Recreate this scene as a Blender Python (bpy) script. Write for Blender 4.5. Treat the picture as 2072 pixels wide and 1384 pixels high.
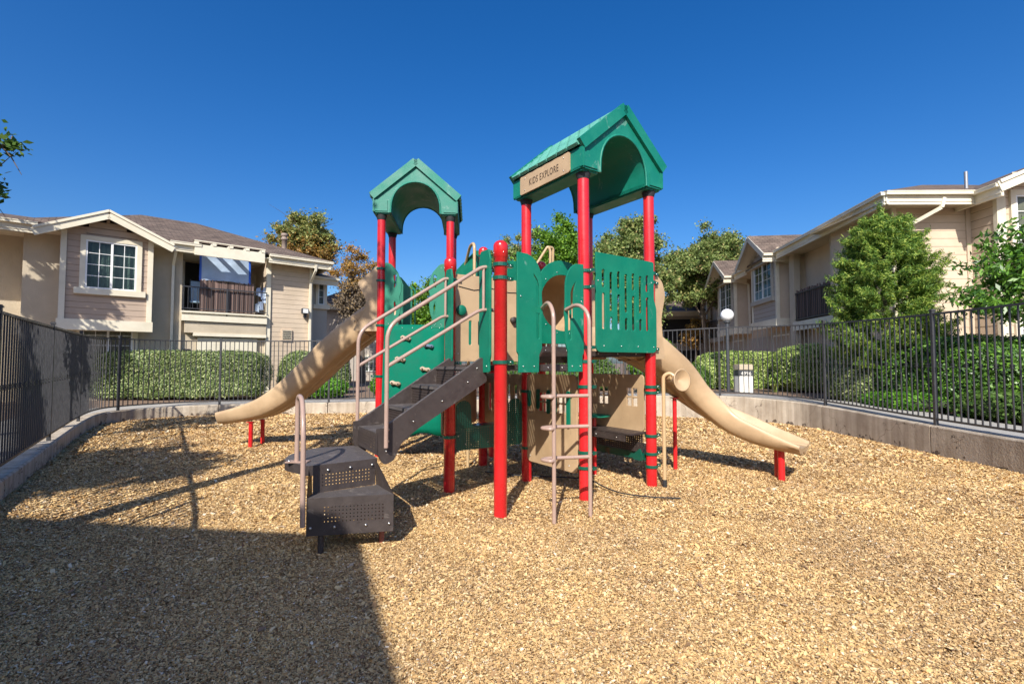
import bpy, bmesh, math, random
import numpy as np
from mathutils import Vector, Matrix, noise

# ------------------------------------------------------------------ scene set-up
for o in list(bpy.data.objects): bpy.data.objects.remove(o)
SC = bpy.context.scene
COL = SC.collection
R = math.radians
PITCH = R(2.46); CAMH = 1.45; FOC = 1000.0
cam_d = bpy.data.cameras.new('camera'); cam = bpy.data.objects.new('camera', cam_d); COL.objects.link(cam)
cam.location = (0, 0, CAMH); cam.rotation_euler = (R(90) + PITCH, 0, 0)
cam_d.sensor_width = 36; cam_d.lens = 36 * FOC / 2072; cam_d.clip_start = .05; cam_d.clip_end = 3000
SC.camera = cam

SUN_EL = R(38.5); SUN_H = Vector((.18, 1, 0)).normalized()          # SUN_H: the way the light travels over the ground
SC.world = bpy.data.worlds.new('World'); SC.world.use_nodes = True
wn = SC.world.node_tree.nodes; wl = SC.world.node_tree.links
sky = wn.new('ShaderNodeTexSky'); sky.sky_type = 'NISHITA'; sky.sun_disc = False
sky.sun_elevation = SUN_EL; sky.sun_rotation = math.atan2(-SUN_H.x, -SUN_H.y)
sky.altitude = 0; sky.air_density = 1.0; sky.dust_density = 1.9; sky.ozone_density = 5.0
hs = wn.new('ShaderNodeHueSaturation'); hs.inputs['Hue'].default_value = .508; hs.inputs['Saturation'].default_value = 1.33; hs.inputs['Value'].default_value = .95
wl.new(sky.outputs[0], hs.inputs['Color']); wl.new(hs.outputs[0], wn['Background'].inputs[0])
wn['Background'].inputs[1].default_value = .125
sun_d = bpy.data.lights.new('sun', 'SUN'); sun = bpy.data.objects.new('sun', sun_d); COL.objects.link(sun)
sun_d.energy = 5.0; sun_d.angle = R(.5); sun_d.color = (1, .95, .86)
ldir = Vector((SUN_H.x * math.cos(SUN_EL), SUN_H.y * math.cos(SUN_EL), -math.sin(SUN_EL)))
sun.rotation_euler = ldir.to_track_quat('-Z', 'Y').to_euler()
SC.view_settings.view_transform = 'Standard'; SC.view_settings.look = 'None'
SC.view_settings.exposure = .45; SC.view_settings.gamma = 1
SC.cycles.max_bounces = 8; SC.cycles.transparent_max_bounces = 12

# ------------------------------------------------------------------ materials
MATS = {}
def mat(name, col, rough=.6, var=0, scale=8, bump=0, bscale=60, metal=0, spec=None, coat=0, col2=None):
    if name in MATS: return MATS[name]
    m = bpy.data.materials.new(name); m.use_nodes = True; MATS[name] = m
    n = m.node_tree.nodes; l = m.node_tree.links; p = n['Principled BSDF']
    p.inputs['Base Color'].default_value = (*col, 1); p.inputs['Roughness'].default_value = rough
    p.inputs['Metallic'].default_value = metal
    if spec is not None: p.inputs['Specular IOR Level'].default_value = spec
    if coat: p.inputs['Coat Weight'].default_value = coat; p.inputs['Coat Roughness'].default_value = .15
    tc = n.new('ShaderNodeTexCoord')
    if var or col2:
        t = n.new('ShaderNodeTexNoise'); t.inputs['Scale'].default_value = scale; t.inputs['Detail'].default_value = 6
        t.inputs['Roughness'].default_value = .65
        l.new(tc.outputs['Object'], t.inputs['Vector'])
        r = n.new('ShaderNodeValToRGB'); r.color_ramp.elements[0].position = .3; r.color_ramp.elements[1].position = .7
        c2 = col2 or tuple(min(1, c * (1 + var)) for c in col); c1 = col if col2 else tuple(c * (1 - var) for c in col)
        r.color_ramp.elements[0].color = (*c1, 1); r.color_ramp.elements[1].color = (*c2, 1)
        l.new(t.outputs['Fac'], r.inputs['Fac']); l.new(r.outputs[0], p.inputs['Base Color'])
        q = n.new('ShaderNodeMapRange'); q.inputs['From Min'].default_value = .35; q.inputs['From Max'].default_value = .65; q.inputs['To Min'].default_value = max(.05, rough-.1); q.inputs['To Max'].default_value = min(1, rough+.14)
        l.new(t.outputs['Fac'], q.inputs['Value']); l.new(q.outputs[0], p.inputs['Roughness'])
    if bump:
        t2 = n.new('ShaderNodeTexNoise'); t2.inputs['Scale'].default_value = bscale; t2.inputs['Detail'].default_value = 4
        l.new(tc.outputs['Object'], t2.inputs['Vector'])
        b = n.new('ShaderNodeBump'); b.inputs['Strength'].default_value = bump; b.inputs['Distance'].default_value = .02
        l.new(t2.outputs['Fac'], b.inputs['Height']); l.new(b.outputs[0], p.inputs['Normal'])
    return m

def island_mat(name, cols, rough=.7, transl=0, spec=.3):
    m = bpy.data.materials.new(name); m.use_nodes = True; MATS[name] = m
    n = m.node_tree.nodes; l = m.node_tree.links; p = n['Principled BSDF']
    p.inputs['Roughness'].default_value = rough; p.inputs['Specular IOR Level'].default_value = spec
    g = n.new('ShaderNodeNewGeometry'); r = n.new('ShaderNodeValToRGB'); r.color_ramp.interpolation = 'LINEAR'
    e = r.color_ramp.elements
    while len(e) < len(cols): e.new(.5)
    k_ = 1.55 if name.startswith('leaf') else 1
    for i, (pos, c) in enumerate(cols): e[i].position = pos; e[i].color = (*(min(.8, q*k_) for q in c), 1)
    l.new(g.outputs['Random Per Island'], r.inputs['Fac']); l.new(r.outputs[0], p.inputs['Base Color'])
    if transl:
        t = n.new('ShaderNodeBsdfTranslucent'); mx = n.new('ShaderNodeMixShader'); mx.inputs[0].default_value = transl
        h = n.new('ShaderNodeHueSaturation'); h.inputs['Value'].default_value = 1.5; h.inputs['Saturation'].default_value = 1.1
        l.new(r.outputs[0], h.inputs['Color']); l.new(h.outputs[0], t.inputs['Color'])
        l.new(p.outputs[0], mx.inputs[1]); l.new(t.outputs[0], mx.inputs[2])
        l.new(mx.outputs[0], n['Material Output'].inputs['Surface'])
    return m

RED = mat('red_powder_coat', (.6, .016, .02), .28, var=.06, scale=3, coat=.4)
GREEN = mat('green_plastic', (.0, .17, .1), .5, var=.07, scale=5, bump=.05, bscale=250)
ROOFGREEN = mat('green_roof_plastic', (.004, .18, .125), .5, var=.12, scale=4, bump=.08, bscale=180)
SHGREEN = mat('weathered_sheen_roof', (.11, .36, .28), .55, var=.12, scale=4, bump=.08, bscale=180)  # weathered plastic, its colour also paled for sky gloss on the slopes
CLIMB = mat('climbing_wall_green', (.0, .14, .085), .7, var=.1, scale=5, spec=.12)
TREAD = mat('worn_sheen_tread', (.095, .083, .08), .42, var=.15, scale=20, bump=.2, bscale=400)  # worn steel, its colour also lightened for sky reflected in the treads
DKGREEN = mat('green_coated_steel', (.008, .085, .055), .3, coat=.4)
TANP = mat('tan_plastic', (.49, .345, .205), .42, var=.06, scale=3, bump=.04, bscale=250)
TANPIPE = mat('mauve_pipe', (.385, .265, .215), .35, coat=.3, var=.06, scale=9)
TANPIPE2 = mat('tan_pipe', (.5, .35, .19), .35, coat=.3)
BROWN = mat('brown_coated_steel', (.048, .036, .033), .5, var=.18, scale=14, bump=.25, bscale=300)
STEEL = mat('bolt_steel', (.6, .6, .58), .3, metal=1)
IRON = mat('fence_iron', (.045, .045, .05), .42, var=.15, scale=12)
RUBBER = mat('black_rubber', (.02, .02, .022), .7)
CREAM = mat('cream_trim', (.74, .68, .54), .65, var=.05, scale=3)
STUCCO = mat('beige_stucco', (.53, .45, .335), .9, var=.07, scale=2, bump=.5, bscale=55)
SIDING = mat('tan_siding', (.56, .45, .335), .75, var=.05, scale=6)
SIDEPINK = mat('rose_tan_siding', (.42, .32, .245), .75, var=.05, scale=6)
GREYTRIM = mat('grey_trim', (.42, .39, .33), .7, var=.05)
VINYL = mat('white_vinyl', (.8, .8, .78), .4)
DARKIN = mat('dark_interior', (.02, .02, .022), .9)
CURTAIN = mat('sage_curtain', (.2, .26, .23), .9, var=.25, scale=5)
BLIND = mat('blind', (.1, .085, .07), .8, var=.2, scale=30)
BARK = mat('bark', (.13, .1, .075), .9, var=.35, scale=14, bump=.6, bscale=30)
WHITE = mat('white_paint', (.78, .76, .7), .6, var=.05)
GREYPOST = mat('lamp_post_grey', (.05, .055, .065), .45)
METALGREY = mat('galvanised_pipe', (.35, .35, .36), .45, metal=.6)

def glass_mat():
    m = bpy.data.materials.new('window_glass'); m.use_nodes = True; n = m.node_tree.nodes; l = m.node_tree.links
    p = n['Principled BSDF']; p.inputs['Roughness'].default_value = .03; p.inputs['Base Color'].default_value = (.02, .03, .03, 1)
    p.inputs['IOR'].default_value = 1.5; p.inputs['Specular IOR Level'].default_value = .8
    t = n.new('ShaderNodeBsdfTransparent'); t.inputs[0].default_value = (.75, .85, .82, 1)
    mx = n.new('ShaderNodeMixShader'); mx.inputs[0].default_value = .42
    l.new(t.outputs[0], mx.inputs[1]); l.new(p.outputs[0], mx.inputs[2]); l.new(mx.outputs[0], n['Material Output'].inputs[0])
    return m
GLASS = glass_mat()

def perf_mat(name, col, pitch, rad, margin=0, axes='uv'):
    """coated steel with rows of round holes right through it (UV in metres)"""
    m = bpy.data.materials.new(name); m.use_nodes = True; n = m.node_tree.nodes; l = m.node_tree.links
    p = n['Principled BSDF']; p.inputs['Base Color'].default_value = (*col, 1); p.inputs['Roughness'].default_value = .5
    uv = n.new('ShaderNodeUVMap'); sc = n.new('ShaderNodeVectorMath'); sc.operation = 'SCALE'; sc.inputs['Scale'].default_value = 1 / pitch
    fr = n.new('ShaderNodeVectorMath'); fr.operation = 'FRACTION'
    ds = n.new('ShaderNodeVectorMath'); ds.operation = 'DISTANCE'; ds.inputs[1].default_value = (.5, .5, 0)
    lt = n.new('ShaderNodeMath'); lt.operation = 'LESS_THAN'; lt.inputs[1].default_value = rad / pitch
    t = n.new('ShaderNodeBsdfTransparent'); mx = n.new('ShaderNodeMixShader')
    l.new(uv.outputs[0], sc.inputs[0]); l.new(sc.outputs[0], fr.inputs[0]); l.new(fr.outputs[0], ds.inputs[0])
    l.new(ds.outputs['Value'], lt.inputs[0]); l.new(lt.outputs[0], mx.inputs[0])
    l.new(p.outputs[0], mx.inputs[1]); l.new(t.outputs[0], mx.inputs[2]); l.new(mx.outputs[0], n['Material Output'].inputs[0])
    return m
PERF = perf_mat('perforated_brown_steel', (.048, .036, .033), .026, .0065)
PERFG = perf_mat('perforated_green_steel', (.008, .085, .055), .026, .0042)

def shingle_mat():
    m = bpy.data.materials.new('asphalt_shingles'); m.use_nodes = True; n = m.node_tree.nodes; l = m.node_tree.links
    p = n['Principled BSDF']; p.inputs['Roughness'].default_value = .95; p.inputs['Specular IOR Level'].default_value = .15
    uv = n.new('ShaderNodeUVMap'); b = n.new('ShaderNodeTexBrick')
    b.inputs['Color1'].default_value = (.125, .095, .08, 1); b.inputs['Color2'].default_value = (.19, .148, .122, 1)
    b.inputs['Mortar'].default_value = (.045, .03, .026, 1); b.inputs['Scale'].default_value = 1
    b.inputs['Brick Width'].default_value = .3; b.inputs['Row Height'].default_value = .14; b.inputs['Mortar Size'].default_value = .008
    l.new(uv.outputs[0], b.inputs['Vector'])
    t = n.new('ShaderNodeTexNoise'); t.inputs['Scale'].default_value = 2.5; t.inputs['Detail'].default_value = 8
    l.new(uv.outputs[0], t.inputs['Vector'])
    mx = n.new('ShaderNodeMix'); mx.data_type = 'RGBA'; mx.blend_type = 'MULTIPLY'; mx.inputs['Factor'].default_value = .8
    r = n.new('ShaderNodeValToRGB'); r.color_ramp.elements[0].position = .3; r.color_ramp.elements[0].color = (.6, .6, .6, 1); r.color_ramp.elements[1].position = .7; r.color_ramp.elements[1].color = (1.25, 1.2, 1.15, 1)
    l.new(t.outputs['Fac'], r.inputs[0]); l.new(b.outputs['Color'], mx.inputs['A']); l.new(r.outputs[0], mx.inputs['B'])
    l.new(mx.outputs['Result'], p.inputs['Base Color'])
    bp = n.new('ShaderNodeBump'); bp.inputs['Strength'].default_value = .7; bp.inputs['Distance'].default_value = .02
    l.new(b.outputs['Fac'], bp.inputs['Height']); bp.invert = True; l.new(bp.outputs[0], p.inputs['Normal'])
    return m
SHINGLE = shingle_mat()

def bamboo_mat(name, cols, sc):
    m = bpy.data.materials.new(name); m.use_nodes = True; n = m.node_tree.nodes; l = m.node_tree.links
    p = n['Principled BSDF']; p.inputs['Roughness'].default_value = .8
    g = n.new('ShaderNodeNewGeometry'); r = n.new('ShaderNodeValToRGB')
    r.color_ramp.elements[0].color = (*cols[0], 1); r.color_ramp.elements[1].color = (*cols[1], 1)
    l.new(g.outputs['Random Per Island'], r.inputs[0]); l.new(r.outputs[0], p.inputs['Base Color'])
    return m
BAMBOO = bamboo_mat('dark_reed', ((.05, .03, .025), (.26, .17, .14)), 1)

# ------------------------------------------------------------------ mesh building
BASE = {}
def uvbox(me):
    uvl = me.uv_layers.new(name='UVMap')
    nv = len(me.vertices); co = np.empty(nv * 3); me.vertices.foreach_get('co', co); co = co.reshape(-1, 3)
    for p in me.polygons:
        nn = p.normal; a = max(range(3), key=lambda i: abs(nn[i]))
        if a == 2: i, j = 0, 1
        elif a == 0: i, j = 1, 2
        else: i, j = 0, 2
        for li in p.loop_indices:
            v = co[me.loops[li].vertex_index]; uvl.data[li].uv = (v[i], v[j])

class MB:
    """collects faces in a frame M and builds them as one mesh object"""
    def __init__(s, M=None): s.v = []; s.f = []; s.m = []; s.sm = []; s.uv = {}; s.M = M or Matrix(); s.mats = []
    def mi(s, m):
        if m not in s.mats: s.mats.append(m)
        return s.mats.index(m)
    def add(s, vs, fs, m, smooth=False, uvs=None):
        b = len(s.v); k = s.mi(m)
        s.v += [s.M @ Vector(v) for v in vs]
        for i, f in enumerate(fs):
            if uvs: s.uv[len(s.f)] = uvs[i]
            s.f.append([b + j for j in f]); s.m.append(k); s.sm.append(smooth)
    def box(s, x0, x1, y0, y1, z0, z1, m, bev=0):
        x0, x1 = sorted((x0, x1)); y0, y1 = sorted((y0, y1)); z0, z1 = sorted((z0, z1))
        if bev:
            b = min(bev, (x1-x0)*.45, (y1-y0)*.45, (z1-z0)*.45)
            bm = bmesh.new(); bmesh.ops.create_cube(bm, size=1)
            for v in bm.verts: v.co = ((x0+x1)/2 + v.co.x*(x1-x0), (y0+y1)/2 + v.co.y*(y1-y0), (z0+z1)/2 + v.co.z*(z1-z0))
            bmesh.ops.bevel(bm, geom=bm.edges[:], offset=b, segments=2, affect='EDGES')
            bm.verts.index_update(); s.add([v.co.copy() for v in bm.verts], [[v.index for v in f.verts] for f in bm.faces], m); bm.free(); return
        vs = [(x, y, z) for x in (x0, x1) for y in (y0, y1) for z in (z0, z1)]
        s.add(vs, [(0,1,3,2),(4,6,7,5),(0,4,5,1),(2,3,7,6),(0,2,6,4),(1,5,7,3)], m)
    def obox(s, a, b, w, h, m, up=(0, 0, 1)):
        """bar from a to b, w across, h along up"""
        a = Vector(a); b = Vector(b); d = (b - a).normalized(); u = Vector(up)
        sd = d.cross(u).normalized(); u = sd.cross(d).normalized()
        vs = [p + sd * i * w/2 + u * j * h/2 for p in (a, b) for i in (-1, 1) for j in (-1, 1)]
        s.add(vs, [(0,1,3,2),(4,6,7,5),(0,4,5,1),(2,3,7,6),(0,2,6,4),(1,5,7,3)], m)
    def tube(s, pts, r, m, seg=12, cap=True, closed=False):
        pts = [Vector(p) for p in pts]; n = len(pts); rs = r if isinstance(r, (list, tuple)) else [r] * n
        T = []
        for i in range(n):
            a = pts[(i-1) % n] if (i or closed) else pts[0]; b = pts[(i+1) % n] if (i < n-1 or closed) else pts[-1]
            T.append((b - a).normalized())
        ref = Vector((0, 0, 1)) if abs(T[0].z) < .9 else Vector((1, 0, 0))
        u = T[0].cross(ref).normalized(); vs = []
        for i in range(n):
            u = (u - T[i] * u.dot(T[i])).normalized(); w = T[i].cross(u)
            for k in range(seg):
                a = 2*math.pi*k/seg; vs.append(pts[i] + (u*math.cos(a) + w*math.sin(a)) * rs[i])
        fs = []
        for i in range(n if closed else n-1):
            j = (i+1) % n
            for k in range(seg): fs.append((i*seg+k, i*seg+(k+1)%seg, j*seg+(k+1)%seg, j*seg+k))
        s.add(vs, fs, m, True)
        if cap and not closed:
            s.add(vs[:seg], [tuple(range(seg))[::-1]], m); s.add(vs[-seg:], [tuple(range(seg))], m)
    def lathe(s, c, prof, m, seg=24, axis=(0,0,1), smooth=True):
        q = Vector(axis).to_track_quat('Z', 'Y'); c = Vector(c); vs = []; n = len(prof)
        for (r, z) in prof:
            for k in range(seg):
                a = 2*math.pi*k/seg; vs.append(c + q @ Vector((r*math.cos(a), r*math.sin(a), z)))
        fs = [(i*seg+k, i*seg+(k+1)%seg, (i+1)*seg+(k+1)%seg, (i+1)*seg+k) for i in range(n-1) for k in range(seg)]
        s.add(vs, fs, m, smooth)
    def ball(s, c, r, m, seg=8):
        n = max(3, seg//2); s.lathe(c, [(r*math.sin(math.pi*i/n)+1e-5, -r*math.cos(math.pi*i/n)) for i in range(n+1)], m, seg)
    def prism(s, poly, y0, y1, m, mside=None):
        """polygon in (x,z), extruded along y"""
        n = len(poly)
        vs = [(x, y0, z) for x, z in poly] + [(x, y1, z) for x, z in poly]
        area = sum(poly[i][0]*poly[(i+1)%n][1]-poly[(i+1)%n][0]*poly[i][1] for i in range(n))
        fr = tuple(range(n)); bk = tuple(range(2*n-1, n-1, -1))
        if (area < 0) ^ (y0 > y1): fr = fr[::-1]; bk = bk[::-1]
        s.add(vs, [fr, bk], m)
        s.add(vs, [(i, i+n, (i+1)%n+n, (i+1)%n) if (area > 0) ^ (y0 > y1) else (i, (i+1)%n, (i+1)%n+n, i+n) for i in range(n)], mside or m)
    G = None
    def build(s, name, parent=None, kind=None):
        if MB.G is not None: s.v = [MB.G @ v_ for v_ in s.v]
        me = bpy.data.meshes.new(name)
        base = BASE.get(parent.name, Vector()) if parent else Vector()
        me.from_pydata([tuple(v - base) for v in s.v], [], s.f)
        for m in s.mats: me.materials.append(m)
        me.polygons.foreach_set('material_index', s.m); me.polygons.foreach_set('use_smooth', s.sm)
        me.update()
        uvbox(me)
        if s.uv:
            uvl = me.uv_layers[0]
            for fi, uvs in s.uv.items():
                for li, u in zip(me.polygons[fi].loop_indices, uvs): uvl.data[li].uv = u
        o = bpy.data.objects.new(name, me); COL.objects.link(o)
        if parent: o.parent = parent; BASE[o.name] = base
        if kind: o['kind'] = kind
        return o

def thing(name, label, cat, loc=(0,0,0), group=None, local=False, rz=0):
    o = bpy.data.objects.new(name, None); COL.objects.link(o); o.location = loc; o.rotation_euler = (0, 0, rz)
    o.empty_display_size = .3
    o['label'] = label; o['category'] = cat
    if group: o['group'] = group
    BASE[o.name] = Vector() if local else Vector(loc)
    return o
def tag(o, label, cat, group=None, kind=None):
    o['label'] = label; o['category'] = cat
    if group: o['group'] = group
    if kind: o['kind'] = kind
    return o

def fillet(pts, r, n=6):
    pts = [Vector(p) for p in pts]; out = [pts[0]]
    for i in range(1, len(pts)-1):
        a, b, c = pts[i-1], pts[i], pts[i+1]; u = (a-b); v = (c-b); k = min(r, u.length*.48, v.length*.48)
        p = b + u.normalized()*k; q = b + v.normalized()*k
        for j in range(n+1):
            t = j/n; out.append(p*(1-t)**2 + b*2*t*(1-t) + q*t*t)
    out.append(pts[-1]); return out
def round2(pts, r, n=5):
    N = len(pts); out = []
    for i in range(N):
        a = Vector(pts[i-1]); b = Vector(pts[i]); c = Vector(pts[(i+1)%N]); u = a-b; v = c-b
        rr = r[i] if isinstance(r, (list, tuple)) else r
        k = min(rr, u.length*.48, v.length*.48)
        if k < 1e-4: out.append(tuple(b)); continue
        p = b+u.normalized()*k; q = b+v.normalized()*k
        for j in range(n+1):
            t = j/n; w = p*(1-t)**2 + b*2*t*(1-t) + q*t*t; out.append((w.x, w.y))
    return out
def slot(x, z0, z1, w=.045):
    r = w/2; o = []
    for k in range(9): a = math.pi*k/8; o.append((x + r*math.cos(a), z1 - r + r*math.sin(a)))
    for k in range(9): a = math.pi + math.pi*k/8; o.append((x + r*math.cos(a), z0 + r + r*math.sin(a)))
    return o
def circ(x, z, r, n=32, rz=None): return [(x + r*math.cos(2*math.pi*k/n), z + (rz or r)*math.sin(2*math.pi*k/n)) for k in range(n)]

def cutpanel(name, outline, holes, M, m, parent, th=.022, bev=.004, bolts=(), extra=None):
    """a sheet with openings, in the (x,z) plane of frame M; bolt heads stay in its mesh"""
    cu = bpy.data.curves.new('tmp', 'CURVE'); cu.dimensions = '2D'; cu.fill_mode = 'BOTH'
    cu.extrude = th/2 - bev; cu.bevel_depth = bev; cu.bevel_resolution = 1; cu.offset = -bev
    for loop in [outline] + list(holes):
        sp = cu.splines.new('POLY'); sp.points.add(len(loop)-1); sp.use_cyclic_u = True
        for p, q in zip(sp.points, loop): p.co = (q[0], q[1], 0, 1)
    ob = bpy.data.objects.new('tmp', cu); COL.objects.link(ob)
    dg = bpy.context.evaluated_depsgraph_get(); me = bpy.data.meshes.new_from_object(ob.evaluated_get(dg))
    bpy.data.objects.remove(ob); bpy.data.curves.remove(cu)
    mb = MB(M)
    mb.add([(v.co.x, -v.co.z, v.co.y) for v in me.vertices], [list(p.vertices) for p in me.polygons], m)
    bpy.data.meshes.remove(me)
    for (x, z) in bolts: mb.ball((x, -th/2, z), .009, STEEL, 8)
    if extra: extra(mb)
    return mb.build(name, parent)

def frame(o, ex, ez=(0,0,1)):
    """frame whose x runs along ex (flat), z up, y = away"""
    ex = Vector(ex).normalized(); ez = Vector(ez); ey = ez.cross(ex)
    M = Matrix.Identity(4)
    for i in range(3): M[i][0] = ex[i]; M[i][1] = ey[i]; M[i][2] = ez[i]; M[i][3] = o[i] if i < len(o) else 0
    return M

def pixray(px, py):
    xc = (px - 1036)/FOC; yc = (692 - py)/FOC
    return Vector((xc, math.cos(PITCH) - yc*math.sin(PITCH), math.sin(PITCH) + yc*math.cos(PITCH)))
def onplane(F, px, py, y=0):
    """where the sight line meets the plane y of frame F: (x, z) in that frame (used to measure walls)"""
    I = F.inverted(); o = I @ Vector((0, 0, CAMH)); d = I.to_3x3() @ pixray(px, py); t = (y - o.y)/d.y
    p = o + d*t; return p.x, p.z

# ------------------------------------------------------------------ vegetation helpers
def leafcloud(name, C, size, m, parent, seed=0, elong=2.0, up=.3, N=None, kind=None):
    """C: n x 3 leaf centres (numpy) -> diamond leaf quads, one mesh"""
    rg = np.random.default_rng(seed); n = len(C)
    nr = rg.normal(size=(n, 3)); nr[:, 2] += up
    if N is not None: nr = nr*.6 + N
    nr /= np.linalg.norm(nr, axis=1)[:, None] + 1e-9
    t = rg.normal(size=(n, 3)); t -= nr * (t*nr).sum(1)[:, None]; t /= np.linalg.norm(t, axis=1)[:, None] + 1e-9
    b = np.cross(nr, t); s = size * rg.uniform(.6, 1.3, size=(n, 1))
    L = t*s*.5*math.sqrt(elong); W = b*s*.5/math.sqrt(elong)
    fold = nr*s*.12
    V = np.stack([C - L, C + W + fold, C + L, C - W + fold], 1).reshape(-1, 3)
    base = BASE.get(parent.name, Vector()) if parent else Vector(); V = V - np.array(base)
    me = bpy.data.meshes.new(name); me.vertices.add(n*4); me.vertices.foreach_set('co', V.ravel().astype(np.float32))
    me.loops.add(n*4); me.loops.foreach_set('vertex_index', np.arange(n*4, dtype=np.int32))
    me.polygons.add(n); me.polygons.foreach_set('loop_start', np.arange(0, n*4, 4, dtype=np.int32))
    me.materials.append(m); me.update(calc_edges=True)
    o = bpy.data.objects.new(name, me); COL.objects.link(o)
    if parent: o.parent = parent
    if kind: o['kind'] = kind
    return o

def blobpoints(rg, c, rad, nclu, rc, nleaf, shell=.55, flat=.8, lo=-1, lumps=7):
    """leaf centres: clusters scattered over lumps of an ellipsoid"""
    c = np.array(c); rad = np.array(rad)
    L = rg.normal(size=(lumps, 3)); L /= np.linalg.norm(L, axis=1)[:, None]
    L = L * rg.uniform(.25, .62, size=(lumps, 1)); clu = []
    while len(clu) < nclu:
        l = L[rg.integers(lumps)]; d = rg.normal(size=3); d /= np.linalg.norm(d)
        q = l + d * rg.uniform(shell, 1)**.5 * rg.uniform(.3, .46)
        if q[2] < lo: continue
        clu.append(q)
    clu = np.array(clu)*rad + c
    ids = rg.integers(len(clu), size=nleaf); d = rg.normal(size=(nleaf, 3)); d /= np.linalg.norm(d, axis=1)[:, None]
    rr = rc * rg.uniform(.5, 1.4, size=len(clu))[ids]
    P = clu[ids] + d * (rr * np.minimum(np.abs(rg.normal(0, .72, size=nleaf)), 1.7))[:, None] * np.array([1, 1, flat])
    return clu, P

def tree(name, label, base, c, rad, m, seed, nclu=90, rc=.35, nleaf=16000, size=.12, trunk_r=.14, limbs=14, elong=2, lo=-1, lumps=7, group=None, lean=(0,0), twigs=0, leaf2=None, cat='tree'):
    rg = np.random.default_rng(seed); t = thing(name, label, cat, base, group)
    clu, P = blobpoints(rg, c, rad, nclu, rc, nleaf, lumps=lumps, lo=lo)
    b = Vector(base); cc = Vector(c); mb = MB()
    fork = b.lerp(cc, .55); mb.tube([b - Vector((0,0,.2)), b.lerp(fork, .5) + Vector((lean[0], lean[1], 0)), fork, cc], [trunk_r*1.25, trunk_r, trunk_r*.8, trunk_r*.35], BARK, 10)
    tr = mb.build('trunk', t)
    for i in range(limbs):
        q = Vector(clu[rg.integers(len(clu))]); s = fork.lerp(cc, rg.uniform(0, .9)); md = s.lerp(q, .5) + Vector((0, 0, rg.uniform(-.1, .25)*(q-s).length))
        lb = MB(); lb.tube([s, md, q], [trunk_r*.42, trunk_r*.26, trunk_r*.08], BARK, 7)
        for k in range(twigs):
            a = md.lerp(q, rg.uniform(0, 1)); e = a + Vector(rg.normal(size=3))*rc*1.3; lb.tube([a, a.lerp(e, .5) + Vector((0,0,.05)), e], [trunk_r*.1, trunk_r*.07, trunk_r*.03], BARK, 4)
        lb.build('limb', t)
    if leaf2:
        k = int(len(P)*leaf2[1]); order = np.argsort(leaf2[2](P) + rg.normal(size=len(P))*.25)
        leafcloud('crown', P[order[:len(P)-k]], size, m, t, seed+1, elong); leafcloud('crown', P[order[len(P)-k:]], size, leaf2[0], t, seed+2, elong)
    else: leafcloud('crown', P, size, m, t, seed+1, elong)
    return t

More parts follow.
